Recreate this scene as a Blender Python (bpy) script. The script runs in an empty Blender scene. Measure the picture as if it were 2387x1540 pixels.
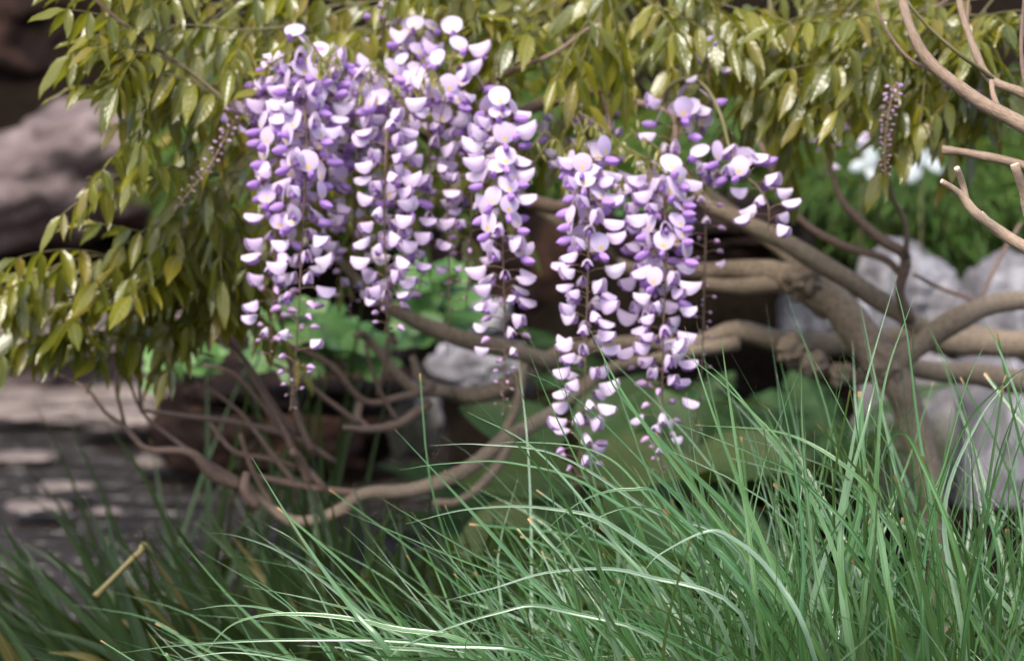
import bpy, math, random
import numpy as np
from mathutils import Vector, Matrix, noise

random.seed(11)
rng = np.random.default_rng(11)
R = math.radians
sc = bpy.context.scene
COL = sc.collection

# ------------------------------------------------------------------ camera
CAM = Vector((0.0, 0.0, 1.10)); PITCH = R(10.0); LENS = 80.0
cam_data = bpy.data.cameras.new('camera')
cam_data.lens = LENS; cam_data.sensor_width = 36.0
cam_data.clip_start = 0.05; cam_data.clip_end = 300.0
cam_data.dof.use_dof = True; cam_data.dof.focus_distance = 2.05; cam_data.dof.aperture_fstop = 4.6
cam_data.dof.aperture_blades = 7
cam = bpy.data.objects.new('camera', cam_data); COL.objects.link(cam)
cam.location = CAM; cam.rotation_euler = (R(90) - PITCH, 0, 0)
sc.camera = cam

# ------------------------------------------------------------------ sky, sun, exposure
SUN_EL, SUN_AZ = R(58), R(-150)          # high, from the left behind the camera
world = bpy.data.worlds.new('World'); sc.world = world; world.use_nodes = True
nt = world.node_tree; nt.nodes.clear()
sky = nt.nodes.new('ShaderNodeTexSky'); sky.sky_type = 'NISHITA'; sky.sun_disc = False
sky.sun_elevation = SUN_EL; sky.sun_rotation = SUN_AZ; sky.air_density = 1.0; sky.dust_density = 4.0; sky.ozone_density = 1.0
bg = nt.nodes.new('ShaderNodeBackground'); bg.inputs['Strength'].default_value = 0.10
wo = nt.nodes.new('ShaderNodeOutputWorld')
nt.links.new(sky.outputs[0], bg.inputs[0]); nt.links.new(bg.outputs[0], wo.inputs[0])
sd = bpy.data.lights.new('sun', 'SUN'); sd.energy = 1.5; sd.angle = R(24); sd.color = (1.0, 0.95, 0.88)
sun = bpy.data.objects.new('sun', sd); COL.objects.link(sun)
sdir = Vector((math.sin(SUN_AZ) * math.cos(SUN_EL), math.cos(SUN_AZ) * math.cos(SUN_EL), math.sin(SUN_EL)))
sun.rotation_euler = sdir.to_track_quat('Z', 'Y').to_euler(); sun.location = (-2, -3, 6)
sc.view_settings.view_transform = 'Standard'; sc.view_settings.look = 'None'
sc.view_settings.gamma = 1.0; sc.view_settings.use_curve_mapping = False
sc.view_settings.exposure = 1.5
sc.cycles.max_bounces = 6; sc.cycles.diffuse_bounces = 3; sc.cycles.transmission_bounces = 4
sc.cycles.caustics_reflective = False; sc.cycles.caustics_refractive = False

FWD = Vector((0, math.cos(PITCH), -math.sin(PITCH))); UPV = Vector((0, math.sin(PITCH), math.cos(PITCH)))
def P(px, py, d):
    """a place in the garden, d metres in front of the photographer"""
    k = 0.5 * 36.0 / LENS * d / 1193.0
    return CAM + FWD * d + Vector(((px - 1193) * k, 0, 0)) + UPV * ((770 - py) * k)
def PX(d): return 0.5 * 36.0 / LENS * d / 1193.0
def px_of(q):
    v = q - CAM; d = v.dot(FWD); return 1193 + v.x / PX(d), 770 - v.dot(UPV) / PX(d), d

# ------------------------------------------------------------------ materials
def mat(name):
    m = bpy.data.materials.new(name); m.use_nodes = True
    n = m.node_tree; n.nodes.clear()
    return m, n, lambda t, **k: mk(n, t, **k)
def mk(n, t, **k):
    x = n.nodes.new(t)
    for a, b in k.items():
        if a.startswith('i_'):
            key = a[2:]
            x.inputs[int(key) if key.isdigit() else key.replace('_', ' ')].default_value = b
        else: setattr(x, a, b)
    return x
def ramp(n, stops, fac):
    r = n.nodes.new('ShaderNodeValToRGB'); cr = r.color_ramp
    while len(cr.elements) < len(stops): cr.elements.new(0.5)
    for e, (p, c) in zip(cr.elements, stops): e.position = p; e.color = (*c, 1)
    n.links.new(fac, r.inputs[0]); return r.outputs[0]
def mix(n, fac, a, b, mode='MIX'):
    x = n.nodes.new('ShaderNodeMix'); x.data_type = 'RGBA'; x.blend_type = mode
    for s, v in ((0, fac), (6, a), (7, b)):
        if hasattr(v, 'is_linked'): n.links.new(v, x.inputs[s])
        elif s == 0: x.inputs[s].default_value = v
        else: x.inputs[s].default_value = (*v, 1)
    return x.outputs[2]
def math_(n, op, a, b=0.0, clamp=False):
    x = n.nodes.new('ShaderNodeMath'); x.operation = op; x.use_clamp = clamp
    for s, v in ((0, a), (1, b)):
        if hasattr(v, 'is_linked'): n.links.new(v, x.inputs[s])
        else: x.inputs[s].default_value = v
    return x.outputs[0]
def uvt(n):
    a = n.nodes.new('ShaderNodeAttribute'); a.attribute_name = 'uvt'
    s = n.nodes.new('ShaderNodeSeparateXYZ'); n.links.new(a.outputs['Vector'], s.inputs[0])
    o = n.nodes.new('ShaderNodeObjectInfo')
    t = math_(n, 'FRACT', math_(n, 'ADD', s.outputs[2], o.outputs['Random']))
    return s.outputs[0], s.outputs[1], t
def noise_(n, scale, detail=4, rough=0.55, coord='Object', stretch=None):
    tc = n.nodes.new('ShaderNodeTexCoord'); src = tc.outputs[coord]
    if stretch:
        mp = n.nodes.new('ShaderNodeMapping'); mp.inputs['Scale'].default_value = stretch
        n.links.new(src, mp.inputs[0]); src = mp.outputs[0]
    x = n.nodes.new('ShaderNodeTexNoise'); x.inputs['Scale'].default_value = scale
    x.inputs['Detail'].default_value = detail; x.inputs['Roughness'].default_value = rough
    n.links.new(src, x.inputs['Vector']); return x.outputs['Fac']
def finish(m, n, color, rough=0.5, transl=0.0, tcol=None, bump=None, bstr=0.3, bdist=0.001, spec=0.5, coat=0.0):
    p = n.nodes.new('ShaderNodeBsdfPrincipled')
    if hasattr(color, 'is_linked'): n.links.new(color, p.inputs['Base Color'])
    else: p.inputs['Base Color'].default_value = (*color, 1)
    if hasattr(rough, 'is_linked'): n.links.new(rough, p.inputs['Roughness'])
    else: p.inputs['Roughness'].default_value = rough
    p.inputs['Specular IOR Level'].default_value = spec
    p.inputs['Coat Weight'].default_value = coat
    if bump is not None:
        b = n.nodes.new('ShaderNodeBump'); b.inputs['Strength'].default_value = bstr; b.inputs['Distance'].default_value = bdist
        n.links.new(bump, b.inputs['Height']); n.links.new(b.outputs[0], p.inputs['Normal'])
    out = n.nodes.new('ShaderNodeOutputMaterial'); sh = p.outputs[0]
    if transl > 0:
        t = n.nodes.new('ShaderNodeBsdfTranslucent'); c = tcol if tcol is not None else color
        if hasattr(c, 'is_linked'): n.links.new(c, t.inputs[0])
        else: t.inputs[0].default_value = (*c, 1)
        mx = n.nodes.new('ShaderNodeMixShader'); mx.inputs[0].default_value = transl
        n.links.new(sh, mx.inputs[1]); n.links.new(t.outputs[0], mx.inputs[2]); sh = mx.outputs[0]
    n.links.new(sh, out.inputs[0]); return m

def leaf_mat(name, stops, rough=0.36, transl=0.35, veins=26.0, spec=0.5, rib=(0.30, 0.34, 0.16), ribw=0.07, coat=0.0, tip=None):
    m, n, _ = mat(name); u, v, t = uvt(n)
    c = ramp(n, stops, t)
    nz = noise_(n, 55, 3)
    c = mix(n, math_(n, 'MULTIPLY', nz, 0.22), c, (0.02, 0.03, 0.008), 'MIX')
    au = math_(n, 'ABSOLUTE', u)
    ribf = math_(n, 'LESS_THAN', au, ribw)
    c = mix(n, math_(n, 'MULTIPLY', ribf, 0.5), c, rib)
    if tip:
        tf = math_(n, 'MULTIPLY', math_(n, 'SUBTRACT', v, 0.98), 90.0, True)
        c = mix(n, tf, c, tip)
    ph = math_(n, 'ADD', math_(n, 'MULTIPLY', v, veins * 6.283), math_(n, 'MULTIPLY', au, -7.0))
    w = math_(n, 'SINE', ph)
    w = math_(n, 'ADD', math_(n, 'MULTIPLY', w, 0.25), math_(n, 'MULTIPLY', math_(n, 'MINIMUM', au, 0.25), 4.0))
    return finish(m, n, c, rough, transl, mix(n, 0.5, c, (0.46, 0.46, 0.02), 'MIX'), w, 0.35, 0.0012, spec, coat)

M = {}
M['leaf'] = leaf_mat('wisteria_leaf', [(0, (0.10, 0.12, 0.015)), (0.3, (0.175, 0.185, 0.017)), (0.7, (0.275, 0.255, 0.018)), (0.9, (0.25, 0.185, 0.016)), (1, (0.12, 0.165, 0.03))], 0.30, 0.44, 7, 0.8, (0.30, 0.34, 0.16), 0.07, 0.35)
M['young'] = leaf_mat('young_leaf', [(0, (0.13, 0.19, 0.06)), (1, (0.20, 0.21, 0.06))], 0.45, 0.35, 5)
M['grass'] = leaf_mat('grass_blade', [(0, (0.050, 0.155, 0.048)), (0.35, (0.080, 0.21, 0.070)), (0.6, (0.12, 0.25, 0.085)), (0.8, (0.16, 0.28, 0.155)), (1, (0.24, 0.36, 0.25))], 0.24, 0.22, 0.0, 0.9, (0.16, 0.32, 0.18), 0.12, 0.0, (0.42, 0.27, 0.12))
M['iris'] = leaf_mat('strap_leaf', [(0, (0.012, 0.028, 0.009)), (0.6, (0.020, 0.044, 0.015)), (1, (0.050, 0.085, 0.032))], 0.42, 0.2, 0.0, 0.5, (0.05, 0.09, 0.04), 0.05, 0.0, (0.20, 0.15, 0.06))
M['dry'] = leaf_mat('dry_strap', [(0, (0.13, 0.11, 0.035)), (1, (0.19, 0.16, 0.06))], 0.5, 0.2, 0.0)
M['lobed'] = leaf_mat('lobed_leaf', [(0, (0.09, 0.22, 0.05)), (0.6, (0.14, 0.30, 0.08)), (1, (0.20, 0.34, 0.13))], 0.42, 0.25, 4, 0.5, (0.15, 0.3, 0.1))
M['broad'] = leaf_mat('broad_leaf', [(0, (0.055, 0.12, 0.03)), (0.6, (0.09, 0.165, 0.045)), (1, (0.14, 0.19, 0.05))], 0.42, 0.2, 9, 0.4, (0.13, 0.2, 0.08))
M['fern'] = leaf_mat('fern_frond', [(0, (0.022, 0.065, 0.018)), (1, (0.04, 0.11, 0.028))], 0.5, 0.25, 3, 0.3)
M['mound'] = leaf_mat('mound_leaf', [(0, (0.030, 0.085, 0.012)), (0.7, (0.06, 0.145, 0.018)), (1, (0.115, 0.20, 0.032))], 0.5, 0.3, 2, 0.3)

def petal_mat(name, base, edge, spot=None, transl=0.3):
    m, n, _ = mat(name); u, v, t = uvt(n)
    c = mix(n, math_(n, 'MULTIPLY', t, 0.8), base, edge)
    c = mix(n, math_(n, 'MULTIPLY', math_(n, 'SUBTRACT', v, 0.45), 0.9, True), c, edge)
    if spot:
        du = math_(n, 'MULTIPLY', u, 2.4); dv = math_(n, 'MULTIPLY', math_(n, 'SUBTRACT', v, 0.22), 5.5)
        dd = math_(n, 'ADD', math_(n, 'MULTIPLY', du, du), math_(n, 'MULTIPLY', dv, dv))
        f = math_(n, 'SUBTRACT', 1.0, dd, True)
        c = mix(n, f, c, spot)
    return finish(m, n, c, 0.5, transl, c, noise_(n, 900, 2), 0.08, 0.0003, 0.35)
M['banner'] = petal_mat('banner_petal', (0.79, 0.68, 0.85), (0.66, 0.51, 0.79), (0.85, 0.66, 0.14))
M['keel'] = petal_mat('keel_petal', (0.54, 0.33, 0.72), (0.42, 0.22, 0.62))
M['half'] = petal_mat('half_open_petal', (0.85, 0.75, 0.87), (0.70, 0.53, 0.78))
M['bud'] = petal_mat('bud_petal', (0.70, 0.49, 0.70), (0.54, 0.34, 0.62))
M['bud_small'] = petal_mat('small_bud', (0.46, 0.30, 0.38), (0.33, 0.20, 0.30))
m, n, _ = mat('calyx'); M['calyx'] = finish(m, n, (0.16, 0.085, 0.09), 0.6)
m, n, _ = mat('raceme_stem'); M['stem'] = finish(m, n, mix(n, noise_(n, 40), (0.17, 0.13, 0.07), (0.13, 0.065, 0.06)), 0.6)
m, n, _ = mat('green_shoot'); M['shoot'] = finish(m, n, mix(n, noise_(n, 30), (0.11, 0.12, 0.035), (0.15, 0.11, 0.05)), 0.55)
m, n, _ = mat('white_petal'); M['white'] = finish(m, n, (0.74, 0.80, 0.80), 0.5, 0.2)

def bark(name, a, b, c):
    m, n, _ = mat(name)
    u, v, t = uvt(n)
    at_ = n.nodes.new('ShaderNodeCombineXYZ')
    n.links.new(math_(n, 'MULTIPLY', u, 2.2), at_.inputs[0]); n.links.new(math_(n, 'MULTIPLY', v, 5.0), at_.inputs[1]); n.links.new(t, at_.inputs[2])
    x = n.nodes.new('ShaderNodeTexNoise'); x.inputs['Scale'].default_value = 3.0; x.inputs['Detail'].default_value = 6; x.inputs['Roughness'].default_value = 0.65
    n.links.new(at_.outputs[0], x.inputs['Vector'])
    big = noise_(n, 9, 3)
    col = ramp(n, [(0.30, a), (0.52, b), (0.72, c)], math_(n, 'ADD', math_(n, 'MULTIPLY', x.outputs['Fac'], 0.65), math_(n, 'MULTIPLY', big, 0.35)))
    return finish(m, n, col, 0.82, 0, None, x.outputs['Fac'], 0.6, 0.004, 0.25)
M['bark'] = bark('wisteria_bark', (0.11, 0.080, 0.058), (0.30, 0.232, 0.170), (0.43, 0.35, 0.26))
M['twig'] = bark('twig_bark', (0.12, 0.078, 0.060), (0.27, 0.185, 0.145), (0.40, 0.295, 0.23))
M['pale'] = bark('pale_bark', (0.20, 0.135, 0.095), (0.38, 0.275, 0.20), (0.52, 0.41, 0.31))
m, n, _ = mat('cut_wood'); M['cut'] = finish(m, n, mix(n, noise_(n, 200), (0.75, 0.66, 0.52), (0.55, 0.44, 0.32)), 0.7)

def rock(name, a, b, c, moss=None, stretch=(1, 1, 1), rough=0.85, spec=0.3):
    m, n, _ = mat(name)
    n1 = noise_(n, 5.0, 8, 0.62, 'Object', stretch); n2 = noise_(n, 26, 5, 0.6, 'Object', stretch)
    f = math_(n, 'ADD', math_(n, 'MULTIPLY', n1, 0.7), math_(n, 'MULTIPLY', n2, 0.3))
    col = ramp(n, [(0.34, a), (0.5, b), (0.66, c)], f)
    if moss:
        ml = noise_(n, 3.1, 5)
        col = mix(n, math_(n, 'MULTIPLY', math_(n, 'SUBTRACT', ml, 0.52), 7.0, True), col, moss)
    return finish(m, n, col, rough, 0, None, f, 0.8, 0.03, spec)
M['rock_mauve'] = rock('mauve_rock', (0.034, 0.023, 0.022), (0.135, 0.102, 0.100), (0.26, 0.205, 0.195))
M['rock_shaded'] = rock('shaded_rock', (0.006, 0.004, 0.004), (0.014, 0.009, 0.008), (0.060, 0.032, 0.022), spec=0.05)  # near-black colour paints in the shade of hollows and crevices
M['rock_pale'] = rock('pale_rock', (0.08, 0.072, 0.078), (0.235, 0.222, 0.24), (0.50, 0.49, 0.51), None, (2.2, 2.2, 0.55))
M['rock_grey'] = rock('grey_rock', (0.09, 0.08, 0.082), (0.24, 0.22, 0.225), (0.40, 0.375, 0.37), (0.10, 0.10, 0.035))
M['slab'] = rock('pond_slab', (0.05, 0.041, 0.038), (0.17, 0.138, 0.127), (0.30, 0.25, 0.23), None, (1, 1, 4))
m, n, _ = mat('soil')
s1 = noise_(n, 6, 8, 0.65); s2 = noise_(n, 60, 4)
M['soil'] = finish(m, n, ramp(n, [(0.3, (0.005, 0.004, 0.003)), (0.55, (0.014, 0.010, 0.007)), (0.75, (0.032, 0.023, 0.015))], math_(n, 'ADD', math_(n, 'MULTIPLY', s1, 0.6), math_(n, 'MULTIPLY', s2, 0.4))), 0.9, 0, None, s2, 0.9, 0.03, 0.03)  # soil colour darkened to stand in for shade at the back
m, n, _ = mat('pond_water')
w1 = noise_(n, 7, 3, 0.5, 'Object', (1, 2.6, 1)); w2 = noise_(n, 24, 3, 0.5, 'Object', (1, 2.6, 1))
M['water'] = finish(m, n, (0.022, 0.018, 0.016), 0.06, 0, None, math_(n, 'ADD', math_(n, 'MULTIPLY', w1, 0.75), math_(n, 'MULTIPLY', w2, 0.25)), 1.0, 0.06, 0.5)

# ------------------------------------------------------------------ mesh collecting
class MB:
    def __init__(s): s.v = []; s.f = []; s.a = []; s.m = []; s.n = 0
    def add(s, v, f, a, mi=0, tint=None):
        v = np.asarray(v, dtype=np.float64).reshape(-1, 3); a = np.array(a, dtype=np.float64).reshape(-1, 3)
        if tint is not None: a[:, 2] = tint
        s.v.append(v); s.a.append(a)
        o = s.n
        s.f.extend([tuple(i + o for i in q) for q in f])
        s.m.extend(list(mi) if hasattr(mi, '__len__') else [mi] * len(f))
        s.n += len(v)
    def add_t(s, tpl, mw, tint=None):
        v, f, a, mi = tpl
        mm = np.array(mw); s.add(v @ mm[:3, :3].T + mm[:3, 3], f, a, mi, tint)
    def mesh(s, name, mats):
        me = bpy.data.meshes.new(name)
        if s.n:
            me.from_pydata(np.concatenate(s.v).tolist(), [], s.f)
            at = me.attributes.new('uvt', 'FLOAT_VECTOR', 'POINT'); at.data.foreach_set('vector', np.concatenate(s.a).astype(np.float32).ravel())
            me.polygons.foreach_set('material_index', s.m)
            me.polygons.foreach_set('use_smooth', [True] * len(s.f))
        for k in mats: me.materials.append(M[k])
        me.update(); return me
    def build(s, name, mats, parent=None, off=None):
        return link(name, s.mesh(name, mats), parent, off)
def link(name, me, parent=None, off=None, mw=None):
    o = bpy.data.objects.new(name, me); COL.objects.link(o)
    if parent is not None:
        o.parent = parent
        if off is not None: o.location = -off
    if mw is not None: o.matrix_local = mw
    return o
def tag(o, label, cat, group=None, kind=None):
    o['label'] = label; o['category'] = cat
    if group: o['group'] = group
    if kind: o['kind'] = kind
    return o
def thing(name, loc, label, cat, group=None):
    o = bpy.data.objects.new(name, None); COL.objects.link(o); o.location = loc; o.empty_display_size = 0.1
    return tag(o, label, cat, group)
def as_tpl(mb): return (np.concatenate(mb.v), mb.f, np.concatenate(mb.a), mb.m)

def smooth_path(pts, sub):
    pts = [np.array(p, float) for p in pts]
    if len(pts) == 2: return [pts[0] * (1 - t) + pts[1] * t for t in np.linspace(0, 1, sub + 1)]
    ext = [2 * pts[0] - pts[1]] + pts + [2 * pts[-1] - pts[-2]]; out = []
    for i in range(1, len(ext) - 2):
        a, b, c, d = ext[i - 1:i + 3]
        for k in range(sub):
            t = k / sub
            out.append(0.5 * (2 * b + (c - a) * t + (2 * a - 5 * b + 4 * c - d) * t * t + (3 * b - a - 3 * c + d) * t ** 3))
    out.append(pts[-1]); return out
def tube(mb, pts, radii, sides=8, mi=0, rough=0.0, tint=0.5, cap=None, tipcap=True):
    """pts: list of vec3, radii same length"""
    pts = [Vector(p) for p in pts]; n = len(pts); v = []; a = []; L = 0.0
    nrm = Vector((0, 0, 1)) if abs((pts[1] - pts[0]).normalized().z) < 0.9 else Vector((1, 0, 0))
    seed = Vector((random.random() * 50, random.random() * 50, 0))
    for i, p in enumerate(pts):
        t = (pts[min(i + 1, n - 1)] - pts[max(i - 1, 0)]).normalized()
        nrm = (nrm - t * nrm.dot(t)).normalized(); b = t.cross(nrm)
        if i: L += (p - pts[i - 1]).length
        for k in range(sides):
            th = 2 * math.pi * k / sides; r = radii[i]
            if rough: r *= 1 + rough * (noise.noise(Vector((math.cos(th) * 1.2, math.sin(th) * 1.2, L / max(radii[0], 1e-4) * 0.22)) + seed) + 0.5 * noise.noise(Vector((math.cos(th) * 3, math.sin(th) * 3, L / max(radii[0], 1e-4) * 0.5)) + seed))
            v.append(p + nrm * (math.cos(th) * r) + b * (math.sin(th) * r))
            a.append((abs(th / math.pi - 1.0) * 2.0, L * 10, tint))
    f = []
    for i in range(n - 1):
        for k in range(sides):
            k2 = (k + 1) % sides
            f.append((i * sides + k, i * sides + k2, (i + 1) * sides + k2, (i + 1) * sides + k))
    mis = [mi] * len(f)
    if tipcap:
        f.append(tuple((n - 1) * sides + k for k in range(sides))); mis.append(mi if cap is None else cap)
        f.append(tuple(sides - 1 - k for k in range(sides))); mis.append(mi)
    mb.add([tuple(x) for x in v], f, a, mis)
def pxpath(pts, sub=4):
    """pts: (px, py, d, r_px) -> world points, radii"""
    w = [np.array((*P(x, y, d), r * PX(d))) for x, y, d, r in pts]
    s = smooth_path(w, sub)
    return [Vector(q[:3].tolist()) for q in s], [float(max(q[3], 0.0004)) for q in s]
def frame(o, x, z):
    x = x.normalized(); z = (z - x * z.dot(x))
    z = z.normalized() if z.length > 1e-5 else x.orthogonal().normalized()
    y = z.cross(x)
    return Matrix(((x.x, y.x, z.x, o.x), (x.y, y.y, z.y, o.y), (x.z, y.z, z.z, o.z), (0, 0, 0, 1)))

# ------------------------------------------------------------------ ground
def sm(a, b, x):
    t = min(1, max(0, (x - a) / (b - a))); return t * t * (3 - 2 * t)
def ground_h(x, y):
    near = 0.24 * (1 - sm(2.3, 3.3, y))
    pond = -0.22 * sm(3.2, 3.7, y) * (1 - sm(5.0, 5.3, y)) * (1 - sm(-0.35, 0.05, x))
    back = 1.9 * sm(5.0, 7.2, y) + 0.6 * sm(7, 20, y)
    right = sm(-0.3, 0.4, x) * (0.18 * sm(3.0, 3.8, y) + 0.9 * sm(3.9, 5.4, y))
    return near + pond + max(back, right) + 0.03 * noise.noise(Vector((x * 3, y * 3, 0))) + 0.012 * noise.noise(Vector((x * 11, y * 11, 4)))
xs = np.concatenate([np.linspace(-60, -4, 15)[:-1], np.linspace(-4, 4, 110), np.linspace(4, 60, 15)[1:]])
ys = np.concatenate([np.linspace(-40, 0.5, 12)[:-1], np.linspace(0.5, 9, 115), np.linspace(9, 80, 15)[1:]])
gv = [(x, y, ground_h(x, y)) for y in ys for x in xs]; nx = len(xs)
gf = [(j * nx + i, j * nx + i + 1, (j + 1) * nx + i + 1, (j + 1) * nx + i) for j in range(len(ys) - 1) for i in range(nx - 1)]
gb = MB(); gb.add(gv, gf, [(0, 0, 0)] * len(gv)); g = gb.build('ground', ['soil']); g['kind'] = 'structure'
wb = MB(); wv = []
wn = 24
for j in range(wn + 1):
    for i in range(wn + 1): wv.append((-5 + 5.3 * i / wn, 3.2 + 2.4 * j / wn, 0.0))
wb.add(wv, [(j * (wn + 1) + i, j * (wn + 1) + i + 1, (j + 1) * (wn + 1) + i + 1, (j + 1) * (wn + 1) + i) for j in range(wn) for i in range(wn)], [(0, 0, 0)] * len(wv))
w = wb.build('pond_water', ['water']); w['kind'] = 'structure'

# ------------------------------------------------------------------ boulders
def ico(sub):
    import bmesh
    b = bmesh.new(); bmesh.ops.create_icosphere(b, subdivisions=sub, radius=1); b.verts.ensure_lookup_table()
    v = np.array([x.co[:] for x in b.verts]); f = [tuple(q.index for q in p.verts) for p in b.faces]; b.free(); return v, f
ICO = ico(5)
def boulder(px, py, d, hw, hh, material, label, name='boulder', depth=1.0, rough=0.3, rot=0.0, box=0.35, cat='rock', group=None):
    c = P(px, py, d); k = PX(d); s = Vector((random.random() * 90, random.random() * 90, random.random() * 90))
    v = []
    for q in ICO[0]:
        e = Vector(q); mx = max(abs(e.x), abs(e.y), abs(e.z)); e2 = e * (1 - box) + e / mx * box * 0.85
        r = 1 + rough * (noise.fractal(e * 1.1 + s, 0.9, 2.1, 5) * 0.7 - abs(noise.noise(e * 1.7 + s * 2)) * 0.5) + rough * 0.12 * noise.fractal(e * 5 + s, 0.8, 2, 4)
        e2 = e2 * r
        x, z = e2.x * hw * k, e2.z * hh * k
        v.append((x * math.cos(rot) - z * math.sin(rot), e2.y * hw * k * depth, x * math.sin(rot) + z * math.cos(rot)))
    mb = MB(); mb.add(v, ICO[1], [(0, 0, 0)] * len(v)); o = mb.build(name, [material]); o.location = c
    return tag(o, label, cat, group)
boulder(215, 390, 5.7, 330, 170, 'rock_mauve', 'big mauve-brown boulder above the pond, under the overhanging dark rock', depth=0.9, rough=0.45, rot=0.22)
boulder(20, 90, 6.3, 270, 190, 'rock_shaded', 'dark reddish-brown overhanging rock above the mauve boulder', depth=1.4, rough=0.4)
boulder(330, 130, 6.6, 300, 200, 'rock_shaded', 'dark rock wall behind the wisteria leaves', depth=1.0, rough=0.4)
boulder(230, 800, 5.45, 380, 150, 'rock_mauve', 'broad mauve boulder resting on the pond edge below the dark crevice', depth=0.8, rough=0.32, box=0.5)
boulder(160, 570, 5.9, 420, 80, 'rock_shaded', 'wedge coloured dark for the shade in the crevice between two mauve boulders', depth=0.8, rough=0.3)  # dark filler paints the shade inside the crack
boulder(150, 935, 5.2, 330, 42, 'slab', 'long flat tan ledge stone along the pond edge', 'ledge_stone', depth=0.5, rough=0.2, box=0.6)
boulder(285, 972, 4.95, 115, 24, 'slab', 'short flat tan stone standing in the water before the ledge', 'ledge_stone', depth=0.7, rough=0.2, box=0.6)
boulder(640, 900, 5.6, 260, 190, 'rock_shaded', 'rock with shade put into its dark colour behind the bare twigs', depth=0.6, rough=0.35)
for px, py, d, hw, hh in ((60, 1066, 4.75, 80, 11), (395, 1076, 4.62, 90, 12), (150, 1132, 4.42, 70, 7), (90, 1178, 4.28, 80, 7), (250, 1190, 4.2, 40, 5)):  # flat stones also stand in for pale reflection streaks on the water
    boulder(px, py, d, hw, hh, 'slab', 'low flat stone at the pond surface, standing in for pale reflections', 'pond_glint_stone', depth=0.6, rough=0.25, box=0.5, group='flat reflection stones in the pond')
boulder(1120, 860, 3.9, 140, 75, 'rock_pale', 'pale grey rock behind the curving limb', depth=0.7, rough=0.3)
boulder(965, 975, 3.75, 75, 100, 'rock_grey', 'upright grey rock below the curving limb', depth=0.8, rough=0.35)
boulder(1120, 745, 4.1, 80, 55, 'rock_pale', 'small pale rock behind the long central raceme', depth=0.8, rough=0.3)
boulder(610, 830, 4.1, 60, 70, 'rock_grey', 'grey stone behind the bright lobed leaves', depth=0.8, rough=0.3)
boulder(1885, 725, 3.9, 80, 62, 'rock_pale', 'whitish rounded rock in the fork behind the thick limb', depth=0.8, rough=0.25)
boulder(1985, 750, 3.8, 55, 55, 'rock_pale', 'whitish small rock beside the fork of the trunk', depth=0.8, rough=0.3)
boulder(2120, 700, 3.95, 140, 125, 'rock_pale', 'large pale grey streaked rock under the green mound', depth=0.7, rough=0.35)
boulder(2345, 740, 3.85, 130, 150, 'rock_pale', 'tall pale streaked rock next to the large one under the mound', depth=0.7, rough=0.3)
boulder(2110, 1020, 3.75, 130, 230, 'rock_grey', 'tall grey rock face behind the trunk base', depth=0.7, rough=0.3, box=0.5)
boulder(2340, 1010, 3.8, 150, 210, 'rock_pale', 'pale rock face behind the grass beyond the trunk', depth=0.6, rough=0.3, box=0.5)
boulder(1700, 640, 4.6, 260, 190, 'rock_shaded', 'rock with shade put into its dark colour behind the hanging racemes', depth=0.5, rough=0.4)
boulder(690, 868, 3.75, 300, 34, 'rock_shaded', 'dark undercut bank edge carrying the bright lobed-leaf plants above the hollow', 'bank_ledge', depth=1.5, rough=0.3, box=0.6)
boulder(640, 990, 4.6, 300, 130, 'rock_shaded', 'back wall coloured black for the shade of the hollow under the bank edge', depth=0.4, rough=0.3, box=0.5)  # wall added in a dark colour so the hollow reads as shade
boulder(1640, 520, 3.95, 260, 40, 'rock_shaded', 'dark slab added to shade the black hollow behind the limbs', 'bank_ledge', depth=1.4, rough=0.3, box=0.6)  # slab added to keep light out of the hollow below
boulder(1250, 640, 4.8, 300, 220, 'rock_shaded', 'rock with shade put into its dark colour in the hollow between the racemes', depth=0.5, rough=0.4)

# ------------------------------------------------------------------ templates: leaflet, blade, floret, bud
def sheet(fn, nu, nv, mi=0):
    v = []; a = []
    for j in range(nv + 1):
        for i in range(nu + 1):
            u = -1 + 2 * i / nu; w_ = j / nv
            v.append(fn(u, w_)); a.append((u, w_, 0))
    f = [(j * (nu + 1) + i, j * (nu + 1) + i + 1, (j + 1) * (nu + 1) + i + 1, (j + 1) * (nu + 1) + i) for j in range(nv) for i in range(nu)]
    return np.array(v, float), f, np.array(a, float), [mi] * len(f)
def leaflet_tpl(wid, bend, fold, twist):
    # unit length along X, surface up Z
    def fn(u, v):
        w_ = wid * (math.sin(math.pi * min(1, v * 0.985 + 0.015) ** 0.80)) ** 0.85 * (1 - 0.25 * v ** 4)
        y = u * w_; z = -bend * v * v + fold * abs(u) * w_ + 0.03 * math.sin(v * 9) * u * u
        t = twist * v
        return (v - 0.15 * bend * v ** 3, y * math.cos(t) - z * 0.2 * math.sin(t), z + y * math.sin(t))
    return sheet(fn, 4, 6)
LEAFLETS = [leaflet_tpl(random.uniform(0.125, 0.185), random.uniform(-0.05, 0.30), random.uniform(0.1, 0.55), random.uniform(-0.5, 0.5)) for _ in range(7)]

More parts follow.
